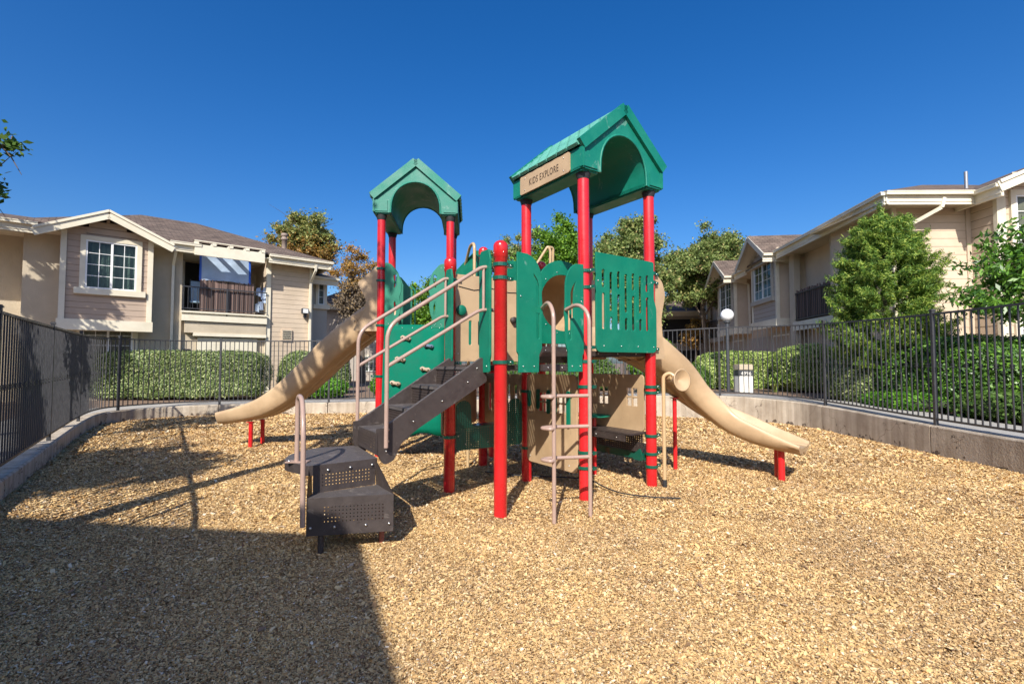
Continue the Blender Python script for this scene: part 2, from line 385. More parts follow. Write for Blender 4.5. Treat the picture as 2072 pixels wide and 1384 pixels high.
HEDGEIN = mat('hedge_inner_twigs', (.035, .045, .02), .95, var=.4, scale=20, bump=1, bscale=15)
def hedge(name, label, c, half, ang, m, seed, dens=1400, size=.055, p=4, group=None, low=.0, cat='hedge', elong=1.7, rough=.05, bumpy=.06):
    """clipped bush: superellipsoid body of twigs under a skin of leaves, with a woody stem"""
    rg = np.random.default_rng(seed); t = thing(name, label, cat, c, group)
    hx, hy, hz = half; ca, sa = math.cos(ang), math.sin(ang)
    def surf(th, ph):
        def sg(v): return np.sign(v)*np.abs(v)**(2/p)
        x = sg(np.cos(ph))*sg(np.cos(th)); y = sg(np.cos(ph))*sg(np.sin(th)); z = sg(np.sin(ph)); return x, y, z
    # body
    nu, nv = 40, 14; vs = []; fs = []
    for j in range(nv+1):
        ph = -math.pi/2 + math.pi*j/nv
        for i in range(nu):
            x, y, z = surf(np.array(2*math.pi*i/nu), np.array(ph)); k = .9 + .06*noise.noise(Vector((x*hx*2+seed, y*hy*2, z*hz*2)))
            X = float(x)*hx*k; Y = float(y)*hy*k; Z = hz + float(z)*hz*k*.97
            vs.append((c[0] + X*ca - Y*sa, c[1] + X*sa + Y*ca, c[2] + Z))
    for j in range(nv):
        for i in range(nu): fs.append((j*nu+i, j*nu+(i+1)%nu, (j+1)*nu+(i+1)%nu, (j+1)*nu+i))
    mb = MB(); mb.add(vs, fs, HEDGEIN, True); mb.build('stem', t)
    area = 4*(hx*hz*2 + hy*hz*2) + 4*hx*hy; n = int(area*dens)
    # sample over the box faces, then push to the superellipsoid
    D = rg.uniform(-1, 1, size=(n*2, 3)); ax = rg.choice(3, size=n*2, p=np.array([hy*hz, hx*hz, hx*hy*.6])/(hy*hz+hx*hz+hx*hy*.6))
    D[np.arange(n*2), ax] = np.sign(rg.uniform(-1, 1, size=n*2)); D = D[~((ax == 2) & (D[:, 2] < 0))][:n]
    rr = (np.abs(D)**p).sum(1)**(1/p); S = D/rr[:, None]
    bump_ = np.array([noise.noise(Vector((float(a)*hx*1.6+seed, float(b_)*hy*1.6, float(d_)*hz*1.6))) for a, b_, d_ in S])*bumpy*2
    S = S * (1 + bump_[:, None]) * (1 - np.abs(rg.normal(size=(len(S), 1)))*rough)
    NN = np.abs(D/rr[:, None])**(p-1)*np.sign(D)/np.array([hx, hy, hz]); NN /= np.linalg.norm(NN, axis=1)[:, None]
    X = S[:, 0]*hx; Y = S[:, 1]*hy; Z = S[:, 2]*hz + hz
    jit = rg.normal(size=(len(X), 3))*size*.5
    P = np.stack([c[0] + X*ca - Y*sa, c[1] + X*sa + Y*ca, c[2] + Z], 1) + jit
    N2 = np.stack([NN[:, 0]*ca - NN[:, 1]*sa, NN[:, 0]*sa + NN[:, 1]*ca, NN[:, 2]], 1)
    keep = P[:, 2] > c[2] + low + .05*rg.normal(size=len(P)); leafcloud('foliage', P[keep], size, m, t, seed+5, elong, N=N2[keep])
    return t

L_BRIGHT = island_mat('leaf_bright', [(0, (.035, .09, .012)), (.5, (.08, .17, .02)), (1, (.16, .27, .035))], .5, .3)
L_OLIVE = island_mat('leaf_olive', [(0, (.055, .085, .028)), (.5, (.125, .175, .055)), (.85, (.2, .24, .085)), (1, (.28, .21, .1))], .55, .25)
L_MID = island_mat('leaf_mid', [(0, (.025, .06, .012)), (.6, (.065, .125, .025)), (1, (.11, .18, .045))], .5, .25)
L_AUT = island_mat('leaf_autumn', [(0, (.1, .085, .03)), (.5, (.25, .15, .04)), (.8, (.34, .19, .05)), (1, (.2, .12, .06))], .6, .3)
L_GREY = island_mat('leaf_brown_grey', [(0, (.07, .055, .04)), (.6, (.14, .11, .08)), (1, (.2, .14, .07))], .7, .15)
L_OAK = island_mat('leaf_green_yellow', [(0, (.06, .085, .025)), (.5, (.14, .165, .05)), (1, (.26, .22, .07))], .55, .25)
L_HEDGE = island_mat('leaf_variegated', [(0, (.035, .065, .018)), (.4, (.085, .13, .04)), (.75, (.18, .23, .095)), (1, (.36, .39, .22))], .45, .15)
L_HEDGE2 = island_mat('leaf_yellow_variegated', [(0, (.04, .08, .015)), (.4, (.12, .19, .04)), (.75, (.25, .33, .09)), (1, (.42, .46, .22))], .45, .15)
L_DARKH = island_mat('leaf_glossy_green', [(0, (.02, .055, .012)), (.5, (.05, .12, .018)), (1, (.12, .24, .03))], .4, .2, .5)
L_COVER = island_mat('leaf_ground_cover', [(0, (.03, .1, .012)), (.6, (.08, .2, .02)), (1, (.15, .3, .04))], .5, .3)
L_PODO = island_mat('leaf_needle_green', [(0, (.03, .075, .015)), (.55, (.1, .18, .035)), (1, (.28, .34, .07))], .5, .25)
L_DRY = island_mat('leaf_litter', [(0, (.1, .06, .035)), (.6, (.24, .15, .09)), (1, (.4, .3, .2))], .8)

# ------------------------------------------------------------------ ground, kerb wall, fence
# (x, y, top of wall, has a fence post)
PATH = [(-2.1, .3, .22, 1), (-3.78, 2.8, .22, 1), (-5.52, 5.3, .22, 1), (-7.26, 7.8, .24, 1), (-8.9, 10.2, .26, 1),
        (-9.72, 11.6, .27, 0), (-9.8, 12.35, .28, 1), (-9.35, 13.3, .28, 0), (-8.25, 14.0, .29, 1), (-5.3, 14.35, .32, 1), (-2.4, 14.45, .37, 1),
        (.5, 14.4, .44, 1), (3.2, 14.0, .53, 1), (5.45, 13.0, .6, 1), (6.45, 12.0, .57, 0), (6.82, 10.8, .53, 1), (6.78, 7.95, .46, 1),
        (6.62, 5.1, .45, 1), (6.5, 2.3, .45, 1), (6.4, -.6, .45, 1), (4, -1.6, .4, 1), (0, -1.6, .3, 1)]
def smoothpath(P, n=5):
    out = []; N = len(P)
    for i in range(N):
        a, b, c, d = (Vector(P[(i+k) % N][:3]) for k in (-1, 0, 1, 2))
        for j in range(n):
            t = j/n; out.append(.5*((2*b) + (c-a)*t + (2*a-5*b+4*c-d)*t*t + (3*b-a-3*c+d)*t**3))
    return out
SP = smoothpath(PATH); NS = len(SP)
def outward(i):
    d = (SP[(i+1) % NS] - SP[i-1]); d.z = 0; d.normalize(); return Vector((-d.y, d.x, 0))      # loop runs clockwise seen from above
OUT = [outward(i) for i in range(NS)]

def mulch_mat():
    m = bpy.data.materials.new('wood_mulch'); m.use_nodes = True; n = m.node_tree.nodes; l = m.node_tree.links; p = n['Principled BSDF']
    p.inputs['Roughness'].default_value = .9; p.inputs['Specular IOR Level'].default_value = .1
    tc = n.new('ShaderNodeTexCoord'); v = n.new('ShaderNodeTexVoronoi'); v.inputs['Scale'].default_value = 70; v.inputs['Randomness'].default_value = 1
    mp = n.new('ShaderNodeMapping'); mp.inputs['Scale'].default_value = (1, 1.5, 1)
    l.new(tc.outputs['Object'], mp.inputs[0]); l.new(mp.outputs[0], v.inputs['Vector'])
    sx = n.new('ShaderNodeSeparateColor'); l.new(v.outputs['Color'], sx.inputs[0])
    r = n.new('ShaderNodeValToRGB'); e = r.color_ramp.elements; cs = [(0, (.2, .12, .06)), (.3, (.42, .26, .12)), (.7, (.58, .38, .17)), (1, (.7, .52, .3))]
    while len(e) < 4: e.new(.5)
    for i, (a, c) in enumerate(cs): e[i].position = a; e[i].color = (*c, 1)
    l.new(sx.outputs[0], r.inputs[0]); l.new(r.outputs[0], p.inputs['Base Color'])
    b = n.new('ShaderNodeBump'); b.inputs['Strength'].default_value = .9; b.inputs['Distance'].default_value = .02
    l.new(v.outputs['Distance'], b.inputs['Height']); l.new(b.outputs[0], p.inputs['Normal']); return m
MULCH = mulch_mat()
def gz(x, y):
    h_ = -.045*math.exp(-((x-3.75)**2+(y-5.9)**2)/.35) - .045*math.exp(-((x+5.3)**2+(y-8.8)**2)/.35) - .03*math.exp(-((x-.6)**2+(y-4.3)**2)/.3) - .03*math.exp(-((x+1.3)**2+(y-3.5)**2)/.3)
    return h_ + .03*noise.noise(Vector((x*.55, y*.55, 3))) + .014*noise.noise(Vector((x*2.2, y*2.2, 7)))
mb = MB(); NX, NY = 110, 100; X0, X1, Y0, Y1 = -10.2, 7.1, -1.8, 14.7
vs = [(X0+(X1-X0)*i/NX, Y0+(Y1-Y0)*j/NY, gz(X0+(X1-X0)*i/NX, Y0+(Y1-Y0)*j/NY)) for j in range(NY+1) for i in range(NX+1)]
def inside(x, y, P=[(p[0], p[1]) for p in PATH], pad=0):
    c = False; n = len(P)
    for i in range(n):
        x1, y1 = P[i]; x2, y2 = P[(i+1) % n]
        if (y1 > y) != (y2 > y) and x < (x2-x1)*(y-y1)/(y2-y1)+x1: c = not c
    return c
# mulch sheet: only the cells whose centre lies within the outer edge of the wall
OP = [((SP[i]+OUT[i]*.12).x, (SP[i]+OUT[i]*.12).y) for i in range(NS)]
fs = []
for j in range(NY):
    for i in range(NX):
        cx = X0+(X1-X0)*(i+.5)/NX; cy = Y0+(Y1-Y0)*(j+.5)/NY
        if inside(cx, cy, OP): fs.append((j*(NX+1)+i, j*(NX+1)+i+1, (j+1)*(NX+1)+i+1, (j+1)*(NX+1)+i))
mb.add(vs, fs, MULCH, True); mb.build('mulch_bed', kind='structure')

def chips(seed=4):
    rg = np.random.default_rng(seed); out = []
    poly = np.array([(p[0], p[1]) for p in PATH])
    bands = [(1.6, 3.0, 29000, .41), (3.0, 4.6, 20000, .46), (4.6, 7.0, 8500, .62), (7.0, 10, 2800, .95), (10, 14.6, 1100, 1.4)]
    C = []; S = []
    for y0, y1, dn, sc in bands:
        xm0 = max(-10.2, -1.15*y1 - 1.2); xm1 = min(7, 1.15*y1 + 1.2); n = int((xm1-xm0)*(y1-y0)*dn)
        x = rg.uniform(xm0, xm1, n); y = rg.uniform(y0, y1, n); k = np.abs(x) < 1.15*y + 1.2
        x = x[k]; y = y[k]; C.append(np.stack([x, y], 1)); S.append(np.full(len(x), sc))
    C = np.concatenate(C); S = np.concatenate(S)
    ins = np.zeros(len(C), bool); P = poly
    for i in range(len(P)):
        x1, y1 = P[i]; x2, y2 = P[(i+1) % len(P)]
        cr = ((y1 > C[:, 1]) != (y2 > C[:, 1])) & (C[:, 0] < (x2-x1)*(C[:, 1]-y1)/(y2-y1+1e-12)+x1); ins ^= cr
    C = C[ins]; S = S[ins]; n = len(C)
    L = rg.lognormal(math.log(.019), .4, n)*S*.5*1.5; L = np.clip(L, .005, .045); W = L*rg.uniform(.2, .55, n); a = rg.uniform(0, 2*math.pi, n)
    tl = rg.normal(0, .27, n); rl = rg.normal(0, .38, n); T = rg.uniform(.001, .003, n)
    # frame vectors
    t = np.stack([np.cos(a)*np.cos(tl), np.sin(a)*np.cos(tl), np.sin(tl)], 1)
    b0 = np.stack([-np.sin(a), np.cos(a), np.zeros(n)], 1); up = np.cross(t, b0)
    b = b0*np.cos(rl)[:, None] + up*np.sin(rl)[:, None]; nn = np.cross(t, b)
    z = np.array([gz(float(p), float(q)) for p, q in C]) + rg.uniform(.002, .011, n) + np.abs(np.sin(tl))*L*.6
    c = np.stack([C[:, 0], C[:, 1], z], 1); L = L[:, None]; W = W[:, None]; T = T[:, None]
    tap = rg.uniform(.3, 1, n)[:, None]; bend = rg.uniform(-.3, .3, n)[:, None]*L
    V = np.stack([c-t*L-b*W*tap, c-t*L*.9+b*W, c+nn*(T+bend)+b*W*1.1, c+t*L+b*W*tap, c+t*L*.95-b*W, c+nn*(T+bend)-b*W*1.1], 1)
    V = V.reshape(-1, 3).astype(np.float32)
    idx = (np.arange(n)*6)[:, None]; F = np.concatenate([idx + np.array([[0, 5, 2, 1]]), idx + np.array([[5, 4, 3, 2]])], 1).reshape(-1)
    me = bpy.data.meshes.new('wood_chips'); me.vertices.add(len(V)); me.vertices.foreach_set('co', V.ravel())
    me.loops.add(len(F)); me.loops.foreach_set('vertex_index', F.astype(np.int32)); me.polygons.add(2*n)
    me.polygons.foreach_set('loop_start', np.arange(0, 8*n, 4, dtype=np.int32))
    me.materials.append(CHIP); me.update(calc_edges=True)
    o = bpy.data.objects.new('wood_chips', me); COL.objects.link(o)
    tag(o, 'loose golden wood chips covering the playground floor', 'wood chips', kind='stuff'); print('chips', n)
CHIP = island_mat('wood_chip', [(0, (.2, .13, .08)), (.08, (.38, .24, .13)), (.28, (.56, .37, .175)), (.55, (.67, .46, .22)), (.78, (.74, .54, .28)), (.95, (.78, .62, .38)), (1, (.8, .73, .6))], .85, 0, .02)
def tone(m, sc, lo, hi):
    n = m.node_tree.nodes; l = m.node_tree.links; p = n['Principled BSDF']; old = p.inputs['Base Color'].links[0].from_socket; tc = n.new('ShaderNodeTexCoord')
    z = n.new('ShaderNodeTexNoise'); z.inputs['Scale'].default_value = sc; z.inputs['Detail'].default_value = 5; z.inputs['Roughness'].default_value = .6; l.new(tc.outputs['Object'], z.inputs['Vector'])
    r = n.new('ShaderNodeValToRGB'); r.color_ramp.elements[0].position = .36; r.color_ramp.elements[0].color = (*lo, 1); r.color_ramp.elements[1].position = .6; r.color_ramp.elements[1].color = (*hi, 1); l.new(z.outputs['Fac'], r.inputs[0])
    x = n.new('ShaderNodeMix'); x.data_type = 'RGBA'; x.blend_type = 'MULTIPLY'; x.inputs['Factor'].default_value = 1; l.new(old, x.inputs['A']); l.new(r.outputs[0], x.inputs['B']); l.new(x.outputs['Result'], p.inputs['Base Color'])
tone(CHIP, .9, (.84, .8, .78), (1.06, 1.02, .93)); tone(MULCH, .9, (.78, .74, .74), (1.04, 1.0, .9))
tone(STUCCO, .7, (.86, .85, .83), (1.02, 1.02, 1.02)); tone(SIDING, .8, (.9, .89, .87), (1.02, 1.02, 1.02)); tone(GREEN, 2.2, (.85, .88, .88), (1.05, 1.03, 1.03)); tone(RED, 1.7, (.86, .8, .8), (1.03, 1.1, 1.1)); tone(TANP, 1.5, (.86, .84, .82), (1.03, 1.03, 1.03)); tone(CREAM, 1.1, (.88, .86, .82), (1, 1, 1))
def scuff(m, sc, thr, col, k=.35):
    n = m.node_tree.nodes; l = m.node_tree.links; p = n['Principled BSDF']; src = p.inputs['Base Color'].links; tc = n.new('ShaderNodeTexCoord')
    z = n.new('ShaderNodeTexNoise'); z.inputs['Scale'].default_value = sc; z.inputs['Detail'].default_value = 9; z.inputs['Roughness'].default_value = .72; z.inputs['Distortion'].default_value = .6; l.new(tc.outputs['Object'], z.inputs['Vector'])
    r = n.new('ShaderNodeMapRange'); r.inputs['From Min'].default_value = thr; r.inputs['From Max'].default_value = thr+.05; r.inputs['To Max'].default_value = k; l.new(z.outputs['Fac'], r.inputs['Value'])
    x = n.new('ShaderNodeMix'); x.data_type = 'RGBA'; l.new(r.outputs[0], x.inputs['Factor']); x.inputs['B'].default_value = (*col, 1)
    if src: l.new(src[0].from_socket, x.inputs['A'])
    else: x.inputs['A'].default_value = p.inputs['Base Color'].default_value
    l.new(x.outputs['Result'], p.inputs['Base Color'])
scuff(GREEN, 6, .63, (.25, .38, .33)); scuff(CLIMB, 5, .64, (.1, .28, .2)); scuff(ROOFGREEN, 5, .6, (.28, .42, .36)); scuff(RED, 7, .65, (.62, .25, .22), .4); scuff(TANP, 4, .6, (.3, .2, .13), .35); scuff(BROWN, 8, .6, (.2, .17, .15), .4); scuff(TREAD, 9, .57, (.3, .26, .22), .4); scuff(TANPIPE, 8, .62, (.2, .15, .13), .4)
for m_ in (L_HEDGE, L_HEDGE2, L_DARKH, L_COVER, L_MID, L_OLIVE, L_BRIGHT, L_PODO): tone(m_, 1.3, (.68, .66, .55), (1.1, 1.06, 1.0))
chips()
def litter():
    rg = np.random.default_rng(12); P = []
    while len(P) < 900:
        x = rg.uniform(-9.5, 6.5); y = rg.uniform(2.2, 14)
        if inside(x, y) and rg.uniform() < (.25 + .75*(x < -2)) : P.append((x, y, gz(x, y)+.018))
    o = leafcloud('dead_leaves', np.array(P), .038, L_DRY, None, 9, elong=2.2, up=1.6); tag(o, 'scattered brown dead leaves lying on the wood chips', 'leaves', kind='stuff')
litter()

CONC = mat('weathered_concrete', (.34, .28, .215), .9, scale=1.6, bump=.35, bscale=35, col2=(.6, .52, .41))
def crack(m):
    n = m.node_tree.nodes; l = m.node_tree.links; p = n['Principled BSDF']; tc = n.new('ShaderNodeTexCoord'); old = p.inputs['Base Color'].links[0].from_socket
    nz = n.new('ShaderNodeTexNoise'); nz.inputs['Scale'].default_value = 3.5; nz.inputs['Detail'].default_value = 7; l.new(tc.outputs['Object'], nz.inputs['Vector'])
    va = n.new('ShaderNodeVectorMath'); va.operation = 'SCALE'; va.inputs['Scale'].default_value = .6; l.new(nz.outputs['Color'], va.inputs[0])
    vb = n.new('ShaderNodeVectorMath'); vb.operation = 'ADD'; l.new(tc.outputs['Object'], vb.inputs[0]); l.new(va.outputs[0], vb.inputs[1])
    vo = n.new('ShaderNodeTexVoronoi'); vo.feature = 'DISTANCE_TO_EDGE'; vo.inputs['Scale'].default_value = .75; l.new(vb.outputs[0], vo.inputs['Vector'])
    lt = n.new('ShaderNodeMath'); lt.operation = 'LESS_THAN'; lt.inputs[1].default_value = .003; l.new(vo.outputs['Distance'], lt.inputs[0])
    # broken, rough foot of the wall where the noise is high near the chips
    sp = n.new('ShaderNodeSeparateXYZ'); l.new(tc.outputs['Object'], sp.inputs[0])
    n2 = n.new('ShaderNodeTexNoise'); n2.inputs['Scale'].default_value = 9; n2.inputs['Detail'].default_value = 8; l.new(tc.outputs['Object'], n2.inputs['Vector'])
    mr = n.new('ShaderNodeMapRange'); mr.inputs['From Min'].default_value = .02; mr.inputs['From Max'].default_value = .22; mr.inputs['To Min'].default_value = .06; mr.inputs['To Max'].default_value = -.2; l.new(sp.outputs['Z'], mr.inputs['Value'])
    ad = n.new('ShaderNodeMath'); l.new(n2.outputs['Fac'], ad.inputs[0]); l.new(mr.outputs[0], ad.inputs[1]); g2 = n.new('ShaderNodeMath'); g2.operation = 'GREATER_THAN'; g2.inputs[1].default_value = .62; l.new(ad.outputs[0], g2.inputs[0])
    mxx = n.new('ShaderNodeMath'); mxx.operation = 'MAXIMUM'; l.new(lt.outputs[0], mxx.inputs[0]); l.new(g2.outputs[0], mxx.inputs[1])
    mx = n.new('ShaderNodeMix'); mx.data_type = 'RGBA'; l.new(mxx.outputs[0], mx.inputs['Factor']); l.new(old, mx.inputs['A']); mx.inputs['B'].default_value = (.13, .1, .075, 1)
    # rain streaks running down the face
    ms = n.new('ShaderNodeMapping'); ms.inputs['Scale'].default_value = (7, 7, .5); l.new(tc.outputs['Object'], ms.inputs[0]); n3 = n.new('ShaderNodeTexNoise'); n3.inputs['Scale'].default_value = 1; n3.inputs['Detail'].default_value = 5; l.new(ms.outputs[0], n3.inputs['Vector'])
    r3 = n.new('ShaderNodeValToRGB'); r3.color_ramp.elements[0].position = .35; r3.color_ramp.elements[0].color = (.66, .62, .58, 1); r3.color_ramp.elements[1].position = .6; r3.color_ramp.elements[1].color = (1, 1, 1, 1); l.new(n3.outputs['Fac'], r3.inputs[0])
    m3 = n.new('ShaderNodeMix'); m3.data_type = 'RGBA'; m3.blend_type = 'MULTIPLY'; m3.inputs['Factor'].default_value = .8; l.new(mx.outputs['Result'], m3.inputs['A']); l.new(r3.outputs[0], m3.inputs['B']); l.new(m3.outputs['Result'], p.inputs['Base Color'])
crack(CONC)
PAVE = mat('pavement_concrete', (.36, .34, .31), .9, var=.12, scale=2.5, bump=.2, bscale=60)
SOIL = mat('bark_soil', (.11, .07, .05), .95, scale=9, bump=.8, bscale=25, col2=(.27, .18, .12))
wall = thing('concrete_wall', 'low weathered concrete retaining wall curving round the wood chip bed', 'wall', (0, 12.8, 0))
# cast in lengths with narrow joints between them
rg = random.Random(3); seg = []
nseg = 22
for s in range(nseg):
    i0 = s*5; mb = MB(); vs = []; n = 6
    for k in range(n):
        i = (i0+k) % NS; p = SP[i].copy(); q = OUT[i]
        if k == 0: p = p.lerp(SP[(i+1) % NS], .02)
        if k == n-1: p = p.lerp(SP[i-1], .02)
        zt = SP[i].z; j = .006*noise.noise(Vector((p.x*3, p.y*3, 1)))
        for (o_, z) in ((-.1+j, -.15), (-.1+j, zt-.02), (-.085, zt), (.13, zt), (.14, zt-.01), (.14, zt-.2)):
            w = p + q*o_; vs.append((w.x, w.y, z))
    fs = [(k*6+a, (k+1)*6+a, (k+1)*6+a+1, k*6+a+1) for k in range(n-1) for a in range(5)]
    fs += [tuple(range(6)), tuple(range((n-1)*6+5, (n-1)*6-1, -1))]
    mb.add(vs, fs, CONC); mb.build('wall_section', wall)

# earth outside the wall, one sheet to the horizon
mb = MB(); rings = [(.12, -.035), (1.2, -.035), (1.9, -.04), (4, 0), (12, .0)]; vs = []
for (d, dz) in rings:
    for i in range(NS):
        p = SP[i] + OUT[i]*d; vs.append((p.x, p.y, SP[i].z + dz))
for rad in (60, 400, 1500):
    for i in range(NS):
        d = Vector((SP[i].x + 1.5, SP[i].y - 6.5, 0)).normalized(); vs.append((d.x*rad, 6.5 + d.y*rad, .3))
nr = len(rings)+3
mb.add(vs, [(r*NS+i, r*NS+(i+1) % NS, (r+1)*NS+(i+1) % NS, (r+1)*NS+i) for r in range(nr-1) for i in range(NS)], SOIL, True)
mb.build('ground', kind='structure')
# footpath just outside the fence, with joints
mb = MB(); vs = []
for i in range(NS):
    for d in (.13, 1.35):
        p = SP[i] + OUT[i]*d; vs.append((p.x, p.y, SP[i].z - .012))
ok = [i for i in range(NS)]
mb.add(vs, [(2*i, 2*((i+1) % NS), 2*((i+1) % NS)+1, 2*i+1) for i in ok], PAVE); mb.build('footpath', kind='structure')

# fence ------------------------------------------------------------
FH = 1.78
def fence(name, label, idx, pitch=.115):
    a = PATH[idx[0]]; t = thing('metal_fence', label, 'fence', (a[0], a[1], a[2]), 'black metal picket fences on the kerb wall')
    posts = [i for i in idx if PATH[i][3]]
    for n_, i in enumerate(posts):
        if n_ == 0 and name != 'left': continue
        x, y, z = SP[i*5]; d = OUT[i*5]; ang = math.atan2(d.y, d.x)
        mb = MB(Matrix.Translation((x, y, z)) @ Matrix.Rotation(ang, 4, 'Z'))
        mb.box(-.025, .025, -.025, .025, -.005, FH+.05, IRON, .003); mb.box(-.033, .033, -.033, .033, FH+.05, FH+.07, IRON); mb.box(-.024, .024, -.024, .024, FH+.07, FH+.082, IRON)
        mb.build('post', t)
    for p0, p1 in zip(posts[:-1], posts[1:]):
        pts = [Vector(SP[k]) for k in range(p0*5, p1*5+1)]; mb = MB()
        for k in range(len(pts)-1):
            a, b = pts[k], pts[k+1]
            mb.obox(a + Vector((0,0,FH)), b + Vector((0,0,FH)), .036, .03, IRON); mb.obox(a + Vector((0,0,.1)), b + Vector((0,0,.1)), .03, .03, IRON)
        Ls = [(pts[k+1]-pts[k]).length for k in range(len(pts)-1)]; tot = sum(Ls); n = int(tot/pitch)
        for q in range(1, n):
            s = tot*q/n; k = 0
            while s > Ls[k]: s -= Ls[k]; k += 1
            c = pts[k].lerp(pts[k+1], s/Ls[k]); d = (pts[k+1]-pts[k]).normalized(); ang = math.atan2(d.y, d.x)
            m2 = MB(Matrix.Translation(c) @ Matrix.Rotation(ang, 4, 'Z')); m2.box(-.0085, .0085, -.0085, .0085, .1, FH, IRON)
            if q % 2: m2.box(-.021, .021, -.021, .021, .925, .94, IRON); m2.box(-.015, .015, -.015, .015, .945, .965, IRON); m2.box(-.021, .021, -.021, .021, .97, .985, IRON)
            b0 = len(mb.v); mb.v += m2.v; mb.f += [[b0+j for j in f] for f in m2.f]; mb.m += m2.m; mb.sm += m2.sm
        mb.build('picket_panel', t)
fence('left', 'black picket fence running along the left kerb, half in deep shade', [0, 1, 2, 3, 4, 5, 6])
fence('back', 'black picket fence across the back in front of the clipped hedges', [6, 7, 8, 9, 10, 11, 12, 13])
fence('right', 'black picket fence with collared bars along the right kerb', [13, 14, 15, 16, 17, 18])

# ------------------------------------------------------------------ play structure
PS = thing('play_structure', 'red, green and tan playground climber with two roofed towers and slides', 'play structure', (.5, 6.2, 0))
u = Vector((.83, .557, 0)).normalized(); v = Vector((-.557, .83, 0)).normalized(); BAY = 1.075
V2 = lambda x, y: Vector((x, y, 0))
P0 = V2(-.11, 4.75); P1 = P0+u*BAY; P2 = P1+u*BAY*.985; P3 = P0+v*BAY; P4 = P1+v*BAY; P5 = P2+v*BAY
Q1 = P4+v*BAY; Sx = P5+v*BAY
L1 = V2(-2.06, 7.72); L3 = V2(-.985, 7.82); L2 = V2(-2.15, 8.8); L4 = V2(-1.07, 8.88)
ZA, ZB, ZL = 1.43, 1.585, 2.04
def clampring(mb, p, z, d, r=.077, h=.034):
    """two-part band with bolted ears pointing along d"""
    mb.lathe((p.x, p.y, z), [(r-.006, -h/2), (r, -h/2), (r, h/2), (r-.006, h/2)], DKG2, 20, smooth=False)
    if d is not None:
        d = Vector(d).normalized(); n = Vector((0,0,1)).cross(d)
        for sgn in (1,): 
            c = p + d*(r+.012); mb.obox(Vector((c.x, c.y, z))-d*.02, Vector((c.x, c.y, z))+d*.045, .05, h, DKG2)
            mb.ball(Vector((c.x, c.y, z)) - n*.024 + d*.01, .01, STEEL, 8); mb.ball(Vector((c.x, c.y, z)) + n*.024 + d*.01, .01, STEEL, 8)
DKG2 = mat('green_cast_clamp', (.003, .085, .055), .35, coat=.4)
def post(p, top, bands=(), dome=True, r=.0635, d=None):
    mb = MB()
    if dome:
        rr = r*1.12
        prof = [(r, -.1), (r, top-.17), (rr, top-.165), (rr, top-.06)] + [(rr*math.cos(a), top-.06+.06*math.sin(a)) for a in [math.pi/2*k/7 for k in range(1, 8)]]
        mb.lathe((p.x, p.y, 0), prof, RED, 32)
        for k in range(4):
            a = k*math.pi/2+.4; mb.ball((p.x+rr*math.cos(a), p.y+rr*math.sin(a), top-.13), .007, STEEL, 6)
    else:
        mb.lathe((p.x, p.y, 0), [(r, -.1), (r, top)], RED, 32)
        if top > 3: mb.lathe((p.x, p.y, top), [(r+.001, -.16), (r+.018, -.1), (r+.018, -.06)], RUBBER, 24)
    o = mb.build('post', PS)
    for z in bands:
        b = MB(); clampring(b, p, z, d); b.build('clamp', o)
    return o
post(P0, 2.64, (2.4, 2.27, 1.46), d=u)
post(P1, 3.62, (2.45, 2.27, 1.62, 1.47, 1.2, .5, .34), dome=False, d=u*.3+v*-1)
post(P2, 3.62, (2.53, 2.42, 1.62, 1.17, 1.1, .59, .38, .23), dome=False, d=u)
post(P3, 2.67, (2.4, 1.45, .62), d=u)
post(P4, 3.62, (2.45, 1.5, 1.1, .4), dome=False, d=u)
post(P5, 3.62, (2.5, 1.6, 1.2, .6), dome=False, d=-u)
post(Q1, 3.14, (3.0, 2.85, 1.4, 1.2), d=u)
post(Sx, 3.05, (2.9, 1.6, 1.2), d=-u)
post(L1, 3.86, (2.93, 2.74, 2.04, 1.25), dome=False, d=V2(-1, -.1))
post(L2, 3.86, (2.9, 2.0), dome=False, d=V2(1, 0))
post(L3, 3.86, (2.9, 2.75, 2.0, 1.2), dome=False, d=V2(-1, 0))
post(L4, 3.86, (2.9, 2.0), dome=False, d=V2(-1, 0))
post(V2(-.3, 7.75), 1.5, (), dome=False)

# decks
def deck(pts, z, th=.055):
    c = sum(pts, Vector())/len(pts); mb = MB(); q = [p.lerp(c, .045) for p in pts]; n = len(q)
    t = [(p.x, p.y, z) for p in q]; b = [(p.x, p.y, z-th) for p in q]
    mb.add(t, [tuple(range(n))], PERF)
    mb.add(t+b, [(i, i+n, (i+1) % n+n, (i+1) % n) for i in range(n)], BROWN)
    qi = [p.lerp(c, .09) for p in pts]
    mb.add([(p.x, p.y, z-th) for p in q]+[(p.x, p.y, z-th) for p in qi], [(i, (i+1)%n, (i+1)%n+n, i+n) for i in range(n)], BROWN)
    for i in range(n):                                   # edge bolts and a stiffening channel below
        a, d = q[i], q[(i+1) % n]; o_ = (a-c + d-c).normalized()*.002
        for f in (.2, .5, .8): w = a.lerp(d, f)+o_; mb.ball((w.x, w.y, z-th/2), .009, STEEL, 8)
    m1 = q[0].lerp(q[1], .5); m2 = q[2 % n].lerp(q[3 % n] if n > 3 else q[2], .5)
    mb.obox((m1.x, m1.y, z-th*.7), (m2.x, m2.y, z-th*.7), .05, .05, BROWN)
    return mb.build('deck', PS)
deck([P0, P1, P4, P3], ZA); deck([P1, P2, P5, P4], ZB); deck([P4, P5, Sx, Q1], ZB+.01); deck([P3, P4, Q1], ZA-.004); deck([L1, L3, L4, L2], ZL)
deck([P3, Q1, L3], ZB+.02)

